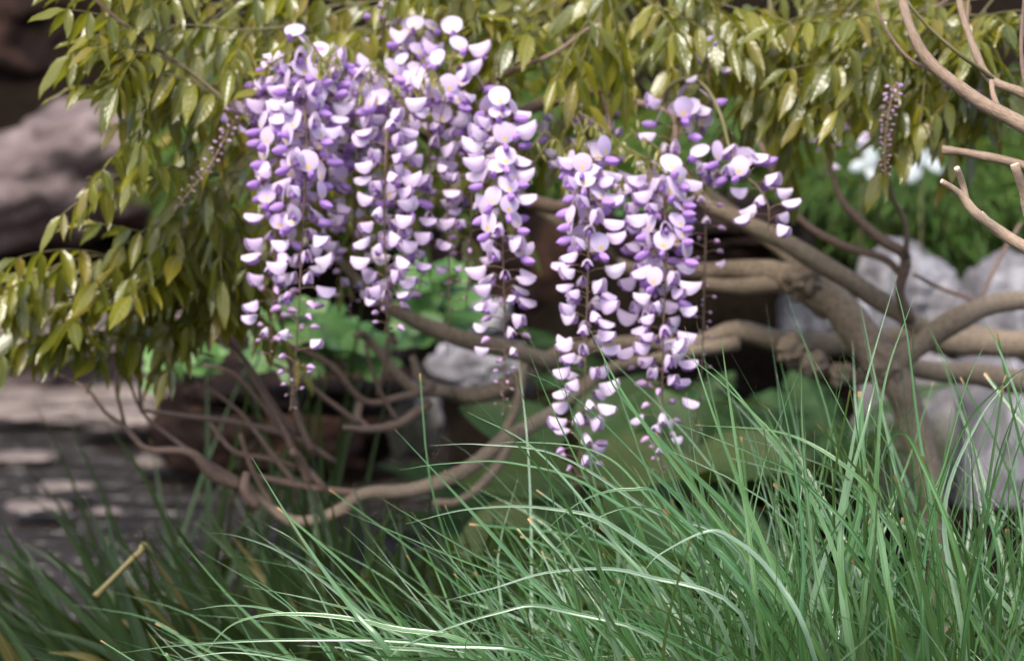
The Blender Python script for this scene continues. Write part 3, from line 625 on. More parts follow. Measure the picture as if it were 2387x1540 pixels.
SH = [
 ([(600, 320, 2.55), (545, 255, 2.54), (470, 190, 2.54), (400, 135, 2.53), (330, 75, 2.52), (280, 20, 2.5)], 9),
 ([(720, 60, 2.62), (560, 70, 2.6), (420, 60, 2.56), (350, 100, 2.52), (290, 130, 2.5), (240, 150, 2.5)], 10),
 ([(640, 150, 2.62), (520, 190, 2.6), (420, 240, 2.58), (330, 290, 2.56)], 8),
 ([(560, 400, 2.6), (460, 410, 2.6), (380, 410, 2.58), (300, 405, 2.56), (200, 415, 2.55)], 5),
 ([(640, -20, 2.7), (500, 10, 2.66), (380, -10, 2.62), (310, 0, 2.6)], 9),
 ([(620, 330, 2.68), (540, 400, 2.66), (480, 480, 2.64), (440, 560, 2.62)], 8),
 ([(640, 460, 2.7), (560, 530, 2.7), (500, 600, 2.68), (430, 640, 2.66)], 7),
 ([(900, 0, 2.72), (760, 20, 2.7), (640, 60, 2.68)], 8),
 ([(1150, -20, 2.72), (1050, 20, 2.7), (960, 60, 2.68), (860, 90, 2.66)], 8),
 ([(1300, 230, 2.75), (1250, 120, 2.7), (1170, 40, 2.66), (1110, -40, 2.6)], 6),
 ([(1300, 60, 2.78), (1260, 40, 2.7), (1180, 90, 2.62), (1150, 140, 2.6)], 6),
 # lower left
 ([(560, 700, 2.72), (440, 640, 2.7), (310, 600, 2.68), (190, 600, 2.66), (80, 640, 2.64)], 8),
 ([(560, 760, 2.74), (420, 720, 2.72), (270, 690, 2.7), (120, 700, 2.68)], 8),
 ([(500, 830, 2.76), (360, 800, 2.74), (220, 770, 2.72), (90, 780, 2.7)], 6),
 ([(330, 900, 2.78), (330, 820, 2.77), (365, 750, 2.76), (430, 650, 2.74)], 5),
 ([(200, 865, 2.78), (140, 800, 2.76), (60, 760, 2.74)], 4),
 ([(600, 560, 2.72), (520, 570, 2.7), (430, 600, 2.68)], 5),
 ([(640, 640, 2.76), (580, 640, 2.75), (520, 680, 2.74), (470, 740, 2.72)], 6),
 # top centre right
 ([(1420, -60, 2.6), (1400, 30, 2.58), (1400, 110, 2.56)], 4),
 ([(1480, -60, 2.6), (1500, 0, 2.57), (1540, 20, 2.55)], 3),
 ([(1560, -60, 2.62), (1600, -10, 2.6), (1680, 10, 2.58)], 4),
 ([(1830, 140, 2.74), (1760, 110, 2.72), (1680, 90, 2.7)], 4),
 ([(1790, -40, 2.8), (1800, 60, 2.76), (1830, 130, 2.72), (1810, 190, 2.7)], 6),
 ([(2000, 0, 2.72), (1940, 60, 2.7), (1850, 100, 2.68), (1760, 130, 2.66)], 8),
 ([(2150, 30, 2.74), (2060, 60, 2.7), (1980, 110, 2.66), (1900, 160, 2.64)], 8),
 ([(2200, -20, 2.66), (2120, 40, 2.6), (2060, 60, 2.56), (2010, 70, 2.52)], 6),
 ([(2200, 150, 2.62), (2140, 160, 2.58), (2080, 170, 2.55), (2020, 170, 2.54)], 6),
 ([(2330, -20, 2.66), (2260, 60, 2.62), (2200, 100, 2.6)], 6),
 ([(2440, 20, 2.62), (2350, 60, 2.6), (2280, 100, 2.58)], 7),
 ([(2440, 150, 2.66), (2360, 170, 2.64), (2280, 180, 2.62), (2200, 230, 2.6)], 7),
 ([(2440, 230, 2.72), (2340, 250, 2.7), (2240, 260, 2.68)], 5),
 ([(1750, -60, 2.8), (1600, -50, 2.8), (1450, -60, 2.8)], 8),
 ([(1450, -40, 2.9), (1300, -30, 2.9), (1150, -50, 2.9)], 7),
 ([(2300, -50, 2.85), (2150, -40, 2.85), (1950, -50, 2.85), (1800, -60, 2.85)], 9),
 ([(2250, 40, 2.85), (2120, 110, 2.85), (2000, 150, 2.85)], 7),
 ([(2000, 160, 2.9), (1920, 190, 2.88), (1840, 210, 2.86)], 5),
 ([(1700, 0, 3.0), (1600, 60, 3.0), (1450, 90, 3.0)], 7),
 ([(2000, 0, 3.0), (1900, 90, 3.0), (1800, 120, 3.0), (1700, 150, 3.0)], 8),
 ([(2400, 60, 3.0), (2250, 100, 3.0), (2150, 160, 3.0)], 8),
]
for pts, n_ in SH: shoot(pts, int(round(n_ * 1.15)), 0.051 if pts[0][0] < 700 and pts[-1][1] > 560 else 0.047)
# deeper, shaded leaves behind the flowers and unseen canopy leaves added overhead to shade the back
for k in range(34):
    x = random.uniform(480, 1300); y = random.uniform(40, 420); d = random.uniform(2.75, 3.05)
    shoot([(x, y, d), (x + random.uniform(-130, 130), y - random.uniform(0, 80), d), (x + random.uniform(-220, 220), y + random.uniform(-60, 60), d + 0.05)], 3)
for k in range(16):
    x = random.uniform(500, 860); y = random.uniform(380, 640); d = random.uniform(2.75, 3.0)
    shoot([(x, y, d), (x + random.uniform(-90, 90), y - 40, d), (x + random.uniform(-160, 120), y + random.uniform(-40, 50), d + 0.05)], 2)
for k in range(110):
    x = random.uniform(-100, 2500); y = random.uniform(-800, -330); d = random.uniform(3.0, 3.9)
    shoot([(x, y, d), (x + random.uniform(-130, 130), y - random.uniform(0, 80), d), (x + random.uniform(-260, 260), y + random.uniform(-60, 40), d + 0.1)], 4)
# small fresh leaves just unfolding above the racemes
for (x, y) in ((1330, 250), (1345, 300), (1470, 300), (1490, 360), (1380, 330), (1500, 400), (780, 110), (860, 140), (700, 80), (980, 130), (1440, 330), (1270, 300)):
    shoot([(x, y, 2.54), (x + 10, y + 15, 2.53), (x + random.uniform(-30, 30), y + 35, 2.52)], 3, 0.016, (0.05, 0.09), (9, 13), 2.0, 1.1)
so = shoot_mb.build('shoots', ['shoot'], vine, VB); so['kind'] = 'stuff'
CAMINFO = 0
def in_view(q):
    v = q - CAM; d = v.dot(FWD); k = PX(d)
    x = 1193 + v.x / k; y = 770 - v.dot(UPV) / k
    return -20 < x < 2400 and 0 < y < 1540
leaves.sort(key=lambda q: (not in_view(q[1][4]), q[0]))
rest = MB(); nobj = 0
for pr, pts, ls in leaves:
    if nobj + len(ls) <= 300:
        mb = MB(); tube(mb, pts, [0.0011 * (1 - 0.06 * i) for i in range(len(pts))], 4, 0)
        lf = mb.build('compound_leaf', ['shoot'], vine, VB)
        for mw, tpl in ls: link('leaflet', LMESH[id(tpl)], lf, None, mw)
        nobj += len(ls)
    else:
        tube(rest, pts, [0.0011 * (1 - 0.06 * i) for i in range(len(pts))], 4, 1)
        for mw, tpl in ls: rest.add_t(tpl, mw, random.random())
fo = rest.build('foliage', ['leaf', 'shoot'], vine, VB); fo['kind'] = 'stuff'

# ------------------------------------------------------------------ pruned shrub reaching in beside the vine
SB = Vector((0.78, 2.1, 0.0)); SB.z = ground_h(SB.x, SB.y)
shrub = thing('pruned_shrub', SB, 'pruned shrub with pale cut stubs and a long bare branch beside the wisteria trunk', 'shrub')
def stub(name, pts, material='pale', cut=True):
    w_, r = pxpath(pts, 5); mb = MB()
    for i in range(1, len(w_) - 1): w_[i] = w_[i] + 0.35 * r[i] * noise.noise_vector(w_[i] * 30)
    for i in range(len(r)): r[i] *= 1 + 0.16 * noise.noise(w_[i] * 60)
    tube(mb, w_, r, 9, 0, 0.12, random.random(), 1 if cut else None)
    return mb.build(name, [material, 'cut'], shrub, SB)
bx, by, bd = px_of(SB)
stub('stem', [(bx, by + 60, bd, 34), (bx - 40, by - 500, bd, 30), (2760, 800, 2.15, 26), (2700, 560, 2.2, 22), (2680, 400, 2.25, 20)], 'pale', False)
stub('branch', [(2735, 720, 2.16, 20), (2560, 650, 2.1, 18), (2440, 605, 2.06, 17), (2385, 575, 2.05, 16), (2335, 545, 2.05, 14), (2275, 497, 2.04, 12), (2240, 455, 2.04, 9), (2194, 422, 2.03, 6)])
stub('stub', [(2252, 470, 2.04, 8), (2243, 430, 2.04, 8), (2229, 392, 2.03, 7)])
stub('stub', [(2350, 552, 2.05, 10), (2320, 530, 2.05, 9), (2284, 499, 2.04, 9)])
stub('branch', [(2700, 640, 2.18, 18), (2500, 620, 2.12, 13), (2410, 530, 2.1, 11), (2385, 450, 2.09, 10), (2364, 383, 2.08, 10)])
stub('branch', [(2690, 420, 2.24, 20), (2500, 350, 2.22, 19), (2400, 300, 2.2, 18), (2320, 258, 2.2, 17), (2240, 205, 2.2, 15), (2160, 140, 2.2, 13), (2120, 60, 2.2, 11), (2090, -40, 2.2, 10)], 'pale', False)
stub('branch', [(2690, 420, 2.24, 16), (2500, 300, 2.26, 15), (2400, 225, 2.26, 13), (2310, 190, 2.26, 11), (2275, 130, 2.26, 9), (2240, 20, 2.26, 8), (2230, -60, 2.26, 7)], 'pale', False)
stub('branch', [(2690, 440, 2.3, 14), (2500, 400, 2.3, 12), (2390, 388, 2.3, 11), (2300, 368, 2.3, 10), (2240, 355, 2.3, 9), (2195, 350, 2.3, 11)], 'pale', False)
stub('twig', [(2330, 265, 2.2, 9), (2316, 225, 2.2, 7), (2310, 190, 2.22, 6)], 'pale', False)
stub('twig', [(2250, 212, 2.2, 7), (2200, 180, 2.2, 6), (2160, 160, 2.21, 5), (2110, 130, 2.22, 4), (2060, 60, 2.22, 3), (2040, 0, 2.22, 3)], 'twig', False)
stub('twig', [(2320, 190, 2.26, 6), (2240, 130, 2.24, 5), (2170, 70, 2.24, 4.5), (2110, 0, 2.24, 4)], 'shoot', False)
stub('twig', [(2400, 240, 2.25, 6), (2380, 120, 2.25, 5), (2390, -40, 2.25, 4)], 'twig', False)
stub('twig', [(2275, 130, 2.26, 5), (2255, 60, 2.26, 4), (2262, -40, 2.26, 3)], 'twig', False)

# ------------------------------------------------------------------ foreground grass tussocks
def blade_geo(pts, width, cutoff=False, fold=0.35, twist=0.0, segs=13):
    """pts: control points in world; returns template in world space"""
    c = smooth_path([tuple(p) for p in pts], max(2, segs // (len(pts) - 1))); c = [Vector(p.tolist()) for p in c]; n = len(c)
    v = []; a = []
    rollsign = random.choice((-1, 1)); base_roll = random.uniform(-0.75, 0.75)
    for i, p in enumerate(c):
        s = i / (n - 1); t = (c[min(i + 1, n - 1)] - c[max(i - 1, 0)]).normalized()
        side = t.cross(Vector((0, -1, 0.35))); side = side.normalized() if side.length > 0.05 else Vector((1, 0, 0))
        nn = side.cross(t).normalized(); ro = base_roll + twist * s * rollsign
        sd_ = side * math.cos(ro) + nn * math.sin(ro); nn = sd_.cross(t).normalized()
        w_ = width * 0.5 * (0.75 + 0.25 * min(1, s * 4)) * ((1 - max(0, s - 0.35) / 0.65 * (0.45 if cutoff else 0.96)))
        for u in (-1, 0, 1):
            v.append(tuple(p + sd_ * (u * w_) + nn * (abs(u) * w_ * fold))); a.append((u, s, 0))
    f = []
    for i in range(n - 1):
        for k in range(2): f.append((i * 3 + k, i * 3 + k + 1, (i + 1) * 3 + k + 1, (i + 1) * 3 + k))
    return np.array(v), f, np.array(a, float), [0] * len(f)
def tussock(center, label, heroes, nrand, spread, lean, nobj, lenr=(0.45, 0.75), widr=(0.0018, 0.0048), seed=1, curl=1.0):
    random.seed(seed)
    c = Vector(center); c.z = ground_h(c.x, c.y)
    t = thing('grass_tussock', c, label, 'grass', 'blue-green grass tussocks')
    bl = []
    for h in heroes:
        pts = [P(*q[:3]) for q in h[1]]; r0 = pts[0]
        # root of the blade inside the tussock
        root = Vector((r0.x * 0.7 + c.x * 0.3, c.y + (r0.y - c.y) * 0.4, 0)); root.z = ground_h(root.x, root.y) - 0.01
        bl.append((1e3, blade_geo([root] + pts, h[0] * 1.5 * PX(2.05), h[2] if len(h) > 2 else False, 0.3, random.uniform(0, 0.8), 30)))
    for i in range(nrand):
        rx = c.x + random.gauss(0, spread[0]); ry = c.y + random.gauss(0, spread[1])
        root = Vector((rx, ry, ground_h(rx, ry) - 0.01))
        L = random.uniform(*lenr) * (1.18 if lean > -0.1 and random.random() < 0.08 else 1.0); off = (rx - c.x) / max(0.01, spread[0])
        az = Vector((lean + 0.18 * off + random.gauss(0, 0.38), random.gauss(-0.05, 0.28), 1.0)).normalized()
        dr = random.uniform(0.05, 0.55) * curl * (0.4 + abs(az.x) * 1.3)
        out = Vector((az.x, az.y, 0)); out = out.normalized() if out.length > 0.02 else Vector((-1, 0, 0))
        pts = []
        for k in range(5):
            s = k / 4
            p = root + az * (L * s) + out * (L * 0.35 * dr * s ** 2) + Vector((0, 0, -L * dr * 0.75 * s ** 2.4))
            pts.append(p)
        pts = [p + Vector((random.gauss(0, 0.006), random.gauss(0, 0.006), 0)) * (i_ > 0) for i_, p in enumerate(pts)]
        tx, ty, _d = px_of(pts[-1])
        if (tx < 950 and ty < 1130) or ty < 640: continue
        wdt = random.uniform(*widr) * (1.25 if random.random() < 0.15 else 1)
        vis = sum(in_view(p) for p in pts)
        bl.append((vis * wdt * (1.5 - 0.3 * pts[-1].y), blade_geo(pts, wdt, random.random() < 0.13, random.uniform(0.15, 0.5), random.uniform(0, 1.6))))
    bl.sort(key=lambda q: -q[0]); rest = MB()
    for i, (pr, tp) in enumerate(bl):
        if i < nobj:
            mb = MB(); o = Vector(tp[0][1].tolist()); mb.add(tp[0] - np.array(o), tp[1], tp[2], tp[3]); b = mb.build('blade', ['grass'], t); b.location = o - c
        else: rest.add(tp[0], tp[1], tp[2], tp[3], random.random())
    if rest.n: x = rest.build('blades', ['grass'], t, c); x['kind'] = 'stuff'
D = 2.05
H_MAIN = [   # width px, [(px, py, d) base ... tip]
 (14, [(1990, 1560, 2.0), (1960, 1250, 2.0), (2020, 980, 2.0), (2040, 890, 2.02)]),
 (11, [(1930, 1560, 2.03), (1740, 1300, 2.03), (1480, 960, 2.03), (1370, 760, 2.04)]),
 (9, [(1900, 1500, 2.06), (1760, 1250, 2.06), (1560, 1050, 2.06), (1430, 900, 2.06), (1400, 800, 2.06)]),
 (7, [(1830, 1500, 2.08), (1720, 1300, 2.08), (1500, 1080, 2.08), (1330, 920, 2.08), (1160, 840, 2.09)]),
 (7, [(1560, 1480, 2.1), (1440, 1260, 2.1), (1300, 980, 2.1), (1220, 790, 2.1)]),
 (8, [(1880, 1540, 2.02), (1740, 1170, 2.02), (1660, 960, 2.02), (1595, 760, 2.04)]),
 (9, [(1790, 1540, 2.02), (1740, 1200, 2.02), (1700, 930, 2.03), (1678, 770, 2.03)]),
 (8, [(1990, 1480, 2.0), (1900, 1180, 2.0), (1720, 920, 2.02), (1640, 840, 2.02)]),
 (7, [(2010, 1480, 2.02), (1890, 1130, 2.02), (1700, 910, 2.04), (1530, 780, 2.05)]),
 (10, [(1950, 1520, 2.0), (1895, 1300, 2.0), (1870, 1020, 2.0), (1867, 860, 2.0)]),
 (9, [(1880, 1540, 2.04), (1960, 1180, 2.04), (2010, 920, 2.04), (2090, 640, 2.06), (2140, 690, 2.06)][:4]),
 (6, [(2190, 1350, 2.05), (2140, 1000, 2.05), (2110, 760, 2.05), (2070, 610, 2.06)]),
 (11, [(2240, 1540, 2.0), (2290, 1250, 2.0), (2330, 1050, 2.0), (2400, 880, 2.0)]),
 (9, [(2250, 1540, 2.02), (2200, 1200, 2.02), (2280, 980, 2.02), (2370, 870, 2.02)]),
 (8, [(2420, 1130, 2.02), (2380, 960, 2.02), (2330, 820, 2.03), (2290, 740, 2.03)]),
 (8, [(2150, 1540, 2.0), (2160, 1250, 2.0), (2240, 1010, 2.0), (2330, 900, 2.0), (2400, 850, 2.0)]),
 (10, [(2090, 1540, 1.98), (2040, 1200, 1.98), (1985, 1100, 1.98), (1830, 1010, 2.0), (1620, 990, 2.0)]),
 (9, [(1900, 1540, 1.96), (1800, 1340, 1.96), (1700, 1250, 1.96), (1640, 1240, 1.96), (1540, 1290, 1.97), (1500, 1330, 1.97)]),
 (8, [(2250, 1400, 2.0), (2140, 1060, 2.0), (2090, 1010, 2.0), (2060, 1060, 2.0)]),
 (7, [(2050, 1380, 2.0), (1880, 1130, 2.0), (1760, 1060, 2.0), (1560, 980, 2.02)]),
 (6, [(2150, 1420, 2.0), (2010, 1150, 2.0), (1860, 1060, 2.0), (1690, 1010, 2.02)]),
 (12, [(1870, 1560, 1.97), (1870, 1300, 1.97), (1850, 1080, 1.98), (1810, 870, 1.99)]),
 (9, [(2010, 1540, 2.06), (2040, 1160, 2.06), (2060, 900, 2.06), (2130, 690, 2.07)]),
 (6, [(2120, 1350, 2.06), (2200, 1080, 2.06), (2250, 900, 2.06), (2300, 790, 2.06)]),
 (7, [(2330, 1400, 2.04), (2290, 1150, 2.04), (2230, 900, 2.04), (2150, 740, 2.05)]),
]
tussock((0.48, 2.08, 0), 'dense upright blue-green grass tussock rooted in front of the wisteria trunk', H_MAIN, 1150, (0.20, 0.11), -0.03, 230, (0.28, 0.57), (0.0026, 0.0070), seed=5)
H_MID = [
 (8, [(1560, 1480, 2.0), (1420, 1250, 2.0), (1250, 1050, 2.02), (1090, 960, 2.03)]),
 (7, [(1700, 1450, 2.02), (1500, 1150, 2.02), (1380, 1050, 2.03), (1200, 1030, 2.04), (1150, 1040, 2.04)]),
 (6, [(1650, 1400, 2.02), (1400, 1150, 2.02), (1200, 1080, 2.03), (1040, 1080, 2.03), (930, 1095, 2.04)]),
 (7, [(1700, 1500, 1.99), (1450, 1240, 1.99), (1280, 1185, 2.0), (1100, 1185, 2.0), (945, 1220, 2.0)]),
 (6, [(1750, 1350, 2.02), (1500, 1180, 2.02), (1300, 1060, 2.03), (1120, 1035, 2.04), (1000, 1038, 2.04)]),
 (7, [(1800, 1500, 1.98), (1560, 1180, 1.98), (1470, 1140, 1.98), (1350, 1170, 1.99), (1220, 1285, 2.0)]),
 (9, [(1380, 1540, 2.02), (1220, 1330, 2.02), (1060, 1150, 2.04), (920, 1000, 2.05)]),
 (7, [(1450, 1540, 2.02), (1200, 1350, 2.03), (1020, 1240, 2.03), (870, 1150, 2.04)]),
 (7, [(1500, 1560, 2.02), (1250, 1380, 2.02), (1040, 1290, 2.03), (800, 1190, 2.04)]),
 (11, [(930, 1560, 1.98), (820, 1420, 1.98), (700, 1250, 1.99), (585, 1063, 2.0)]),
 (6, [(1750, 1420, 2.0), (1600, 1230, 2.0), (1480, 1180, 2.0), (1350, 1230, 2.0), (1240, 1335, 2.0)]),
 (6, [(1750, 1480, 1.98), (1500, 1340, 1.98), (1300, 1330, 1.98), (1150, 1370, 1.98), (1040, 1398, 1.99)]),
 (6, [(1600, 1560, 1.97), (1300, 1420, 1.97), (1150, 1430, 1.97), (950, 1500, 1.97), (880, 1560, 1.97)]),
 (7, [(1640, 1500, 2.04), (1480, 1250, 2.04), (1350, 1010, 2.05), (1310, 880, 2.05)]),
]
tussock((0.20, 2.12, 0), 'grass tussock with long blades arching over the lowest wisteria limb', H_MID, 620, (0.17, 0.09), -0.5, 130, (0.26, 0.46), (0.0022, 0.0056), seed=8, curl=1.25)
H_LOW = [
 (8, [(1150, 1560, 1.98), (900, 1460, 1.98), (700, 1430, 1.99), (550, 1450, 2.0), (460, 1540, 2.0)]),
 (8, [(1300, 1580, 1.97), (1000, 1500, 1.97), (700, 1490, 1.98), (450, 1500, 1.99), (280, 1520, 2.0)]),
 (8, [(1000, 1560, 2.02), (860, 1440, 2.02), (680, 1300, 2.03), (560, 1250, 2.04), (480, 1240, 2.04)]),
 (6, [(1050, 1560, 2.02), (900, 1450, 2.02), (740, 1400, 2.03), (565, 1363, 2.04)]),
 (6, [(1100, 1580, 1.99), (850, 1500, 1.99), (650, 1425, 2.0), (540, 1410, 2.0), (450, 1420, 2.0)]),
 (7, [(900, 1600, 1.98), (700, 1545, 1.98), (540, 1520, 1.98), (400, 1540, 1.98)]),
 (6, [(420, 1580, 2.0), (380, 1520, 2.0), (340, 1465, 2.0)]),
 (6, [(1200, 1600, 1.96), (900, 1530, 1.96), (700, 1520, 1.96), (500, 1560, 1.97)]),
 (5, [(960, 1560, 2.02), (820, 1400, 2.03), (700, 1270, 2.03), (620, 1220, 2.04)]),
 (7, [(800, 1600, 2.0), (740, 1480, 2.0), (640, 1380, 2.01), (550, 1330, 2.02)]),
]
tussock((0.0, 2.05, 0), 'low grass tussock with thin blades sweeping flat over the dark strap leaves', H_LOW, 80, (0.12, 0.06), -0.8, 60, (0.25, 0.42), (0.0018, 0.004), seed=12, curl=1.3)
random.seed(77)

# ------------------------------------------------------------------ strap-leaved clumps by the pond
def strap_clump(center, n, L, lean, label, group='strap-leaved clumps by the pond', wid=(0.012, 0.020), spread=0.07, dry=0.0, yl=-0.05):
    c = Vector(center); c.z = ground_h(c.x, c.y); t = thing('strap_leaf_clump', c, label, 'plant', group)
    for i in range(n):
        rx, ry = random.gauss(0, spread), random.gauss(0, spread * 0.7); root = c + Vector((rx, ry, 0)); root.z = ground_h(root.x, root.y) - 0.01
        l_ = random.uniform(*L); az = Vector((lean + random.gauss(0, 0.2), random.gauss(yl, 0.15), 1)).normalized(); dr = random.uniform(0.05, 0.5)
        out = Vector((az.x, az.y, 0)).normalized()
        pts = [root + az * (l_ * s) + out * (l_ * 0.3 * dr * s * s) + Vector((0, 0, -l_ * 0.6 * dr * s ** 2.5)) for s in (0, 0.25, 0.5, 0.75, 1)]
        tp = blade_geo(pts, random.uniform(*wid), False, 0.2, random.uniform(0, 0.7))
        mb = MB(); mb.add(tp[0] - np.array(root), tp[1], tp[2], tp[3]); b = mb.build('strap_leaf', ['dry' if random.random() < dry else 'iris'], t); b.location = root - c
def gp(px, py, d):
    q = P(px, py, d); return (q.x, q.y, 0)
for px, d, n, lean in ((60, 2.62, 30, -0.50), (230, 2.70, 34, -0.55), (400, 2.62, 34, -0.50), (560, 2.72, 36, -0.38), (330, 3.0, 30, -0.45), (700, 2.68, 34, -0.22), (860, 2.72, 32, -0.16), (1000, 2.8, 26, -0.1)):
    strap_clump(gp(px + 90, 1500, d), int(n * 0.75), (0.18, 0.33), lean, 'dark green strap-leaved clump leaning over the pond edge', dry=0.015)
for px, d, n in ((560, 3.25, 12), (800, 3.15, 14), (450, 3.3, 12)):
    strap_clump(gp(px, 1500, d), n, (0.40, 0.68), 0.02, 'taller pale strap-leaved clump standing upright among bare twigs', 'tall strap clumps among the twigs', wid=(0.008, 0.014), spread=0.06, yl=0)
ds = thing('dry_stalk', P(220, 1395, 2.5), 'single yellowed broken stalk lying across the dark strap leaves', 'stalk')
w_, r = pxpath([(222, 1390, 2.52, 10), (250, 1360, 2.53, 7), (290, 1320, 2.54, 7), (325, 1288, 2.55, 9), (350, 1285, 2.56, 7), (470, 1500, 2.62, 6), (500, 1760, 2.7, 6)], 5)
mb = MB(); tube(mb, w_, r, 7, 0, 0.1, 0.4); mb.build('stem', ['dry'], ds, ds.location.copy())

# ------------------------------------------------------------------ bright lobed-leaf plants
def lobed_leaf_tpl(lobes=5, depth=0.3):
    v = [(0, 0, 0)]; a = [(0.0, 0.0, 0)]; n = 30
    for ring in (0.5, 1.0):
        for i in range(n):
            th = 2 * math.pi * i / n; r = ring * (1 - depth * (0.5 + 0.5 * math.cos(th * lobes + math.pi)) * ring) * (1 - 0.25 * math.exp(-((th - math.pi) / 0.35) ** 2))
            v.append((math.cos(th) * r, math.sin(th) * r, -0.22 * r * r + 0.06 * math.cos(th * lobes) * ring)); a.append((0.3 + 0.5 * abs(math.cos(th * lobes / 2)), ring, 0))
    f = [(0, 1 + i, 1 + (i + 1) % n) for i in range(n)] + [(1 + i, 1 + n + i, 1 + n + (i + 1) % n, 1 + (i + 1) % n) for i in range(n)]
    return np.array(v, float), f, np.array(a, float), [0] * len(f)
LOB = tpl_mesh('leaf', lobed_leaf_tpl(), ['lobed'])
def lobed_plant(px, py, d, hw, hh, n, size, label):
    base = P(px, py + hh + 20, d + 0.12); t = thing('lobed_leaf_plant', base, label, 'plant', 'bright lobed-leaf plants')
    pet = MB()
    for i in range(n):
        q = P(px + random.uniform(-1, 1) * hw, py + random.uniform(-1, 1) * hh, d + random.uniform(-0.1, 0.12))
        nrm = Vector((random.gauss(0, 0.35), random.gauss(-0.65, 0.3), 1)).normalized()
        mw = frame(q - base, Vector((random.uniform(-1, 1), random.uniform(-1, 0.3), -0.2)), nrm) @ Matrix.Scale(size * random.uniform(0.65, 1.2), 4)
        link('leaf', LOB, t, None, mw)
        tube(pet, [base + Vector((random.gauss(0, 0.02), random.gauss(0, 0.02), 0)), base.lerp(q, 0.5) + Vector((0, 0, 0.03)), q], [0.0016, 0.0014, 0.001], 4, 0)
    pet.build('petioles', ['shoot'], t, base)
lobed_plant(745, 775, 3.35, 135, 75, 40, 0.042, 'bright green lobed-leaf plant under the first hanging racemes')
lobed_plant(1010, 690, 3.45, 80, 80, 22, 0.038, 'bright lobed-leaf plant beside the small pale rock')
lobed_plant(430, 840, 3.3, 70, 40, 16, 0.030, 'bright lobed-leaf plant among the lowest olive leaves above the ledge stone')
lobed_plant(1490, 470, 3.9, 90, 70, 14, 0.034, 'green lobed-leaf plant in the dark behind the middle racemes')

# ------------------------------------------------------------------ broad ribbed leaves
def broad_tpl():
    def fn(u, v):
        w_ = 0.34 * math.sin(math.pi * min(1, v * 0.97 + 0.03) ** 0.75) ** 0.8
        return (v, u * w_, -0.30 * v * v + 0.10 * abs(u) + 0.018 * math.cos(u * 16))
    return sheet(fn, 10, 8)
BRO = tpl_mesh('leaf', broad_tpl(), ['broad'])
def broad_plant(px, py, d, specs, label):
    base = P(px, py, d); base.z = ground_h(base.x, base.y); t = thing('broad_leaf_plant', base, label, 'plant', 'broad ribbed-leaf plants'); pet = MB()
    for (x, y, dd, hx, hy, hz, s) in specs:
        q = P(x, y, d + dd); mw = frame(q - base, Vector((hx, hy, hz)), Vector((0.1, -0.55, 1))) @ Matrix.Scale(s, 4)
        link('leaf', BRO, t, None, mw); tube(pet, [base, base.lerp(q, 0.6) + Vector((0, 0, 0.04)), q], [0.004, 0.0035, 0.003], 5, 0)
    pet.build('petioles', ['shoot'], t, base)
broad_plant(1330, 1300, 3.15, [(1330, 1120, 0, -0.9, -0.4, 0.25, 0.17), (1350, 1100, 0.05, 0.9, -0.3, 0.25, 0.18), (1340, 1180, -0.05, -0.8, -0.6, -0.2, 0.16), (1360, 1030, 0.1, 0.5, 0.2, 0.5, 0.15), (1300, 1050, 0.1, -0.6, 0.2, 0.35, 0.16), (1400, 1180, -0.05, 0.9, -0.5, -0.2, 0.16), (1250, 1200, -0.08, -0.9, -0.5, -0.3, 0.14), (1330, 1250, -0.1, 0.2, -1, -0.3, 0.14)], 'broad ribbed yellow-green leaves below the longest raceme')
broad_plant(1600, 1300, 3.25, [(1600, 1120, 0, -0.9, -0.4, 0.15, 0.17), (1620, 1090, 0.05, 0.9, -0.3, 0.3, 0.17), (1610, 1180, -0.05, 0.7, -0.7, -0.2, 0.16), (1600, 1060, 0.1, -0.3, 0.3, 0.5, 0.15), (1560, 1210, -0.06, -0.8, -0.6, -0.2, 0.15)], 'broad ribbed leaves under the raceme with the pinkish thin bud tail')

# ------------------------------------------------------------------ ferns
def frond_mesh(L):
    mb = MB(); pts = [Vector((float(L * s), 0, float(L * (0.55 * s - 0.75 * s * s)))) for s in np.linspace(0, 1, 12)]
    tube(mb, pts, [0.0022 * (1 - 0.8 * i / 11) for i in range(12)], 4, 0)
    for k in range(34):
        s = 0.10 + 0.9 * k / 34; i = min(10, int(s * 11)); p = pts[i].lerp(pts[i + 1], s * 11 - i); ln = L * 0.26 * math.sin(math.pi * min(1, s * 0.9 + 0.12)) ** 0.9 + 0.004
        for sg in (-1, 1):
            dv = Vector((0.45, sg, -0.15 + 0.1 * math.sin(k))).normalized(); w_ = L * 0.013
            def fn(u, v): return tuple(p + dv * (ln * v) + Vector((u * w_ * (1 - 0.85 * v), 0, -0.25 * ln * v * v)))
            mb.add(*sheet(fn, 1, 3)[:3], 0, random.random())
    return mb.mesh('frond', ['fern'])
FRONDS = [frond_mesh(L) for L in (0.34, 0.42, 0.30)]
def fern(px, py, d, n, label, lean=(0, -0.3), scale=0.62):
    base = P(px, py, d); base.z = max(ground_h(base.x, base.y), base.z - 0.05); t = thing('fern', base, label, 'fern', 'ferns behind the grass')
    for i in range(n):
        az = 2 * math.pi * i / n + random.uniform(-0.3, 0.3)
        x = Vector((math.cos(az) + lean[0], math.sin(az) + lean[1], random.uniform(0.2, 0.9)))
        link('frond', random.choice(FRONDS), t, None, frame(Vector((0, 0, 0)), x, Vector((0, 0, 1))) @ Matrix.Scale(scale * random.uniform(0.8, 1.15), 4))
fern(1800, 1120, 3.4, 22, 'dark green fern spreading beneath the horizontal limb')
fern(1950, 1030, 3.55, 18, 'dark green fern beside the tall grey rock face')
fern(1560, 1000, 3.6, 16, 'dark fern in shade behind the broad ribbed leaves')
fern(1200, 1250, 3.35, 16, 'dark fern below the low sweeping limb')
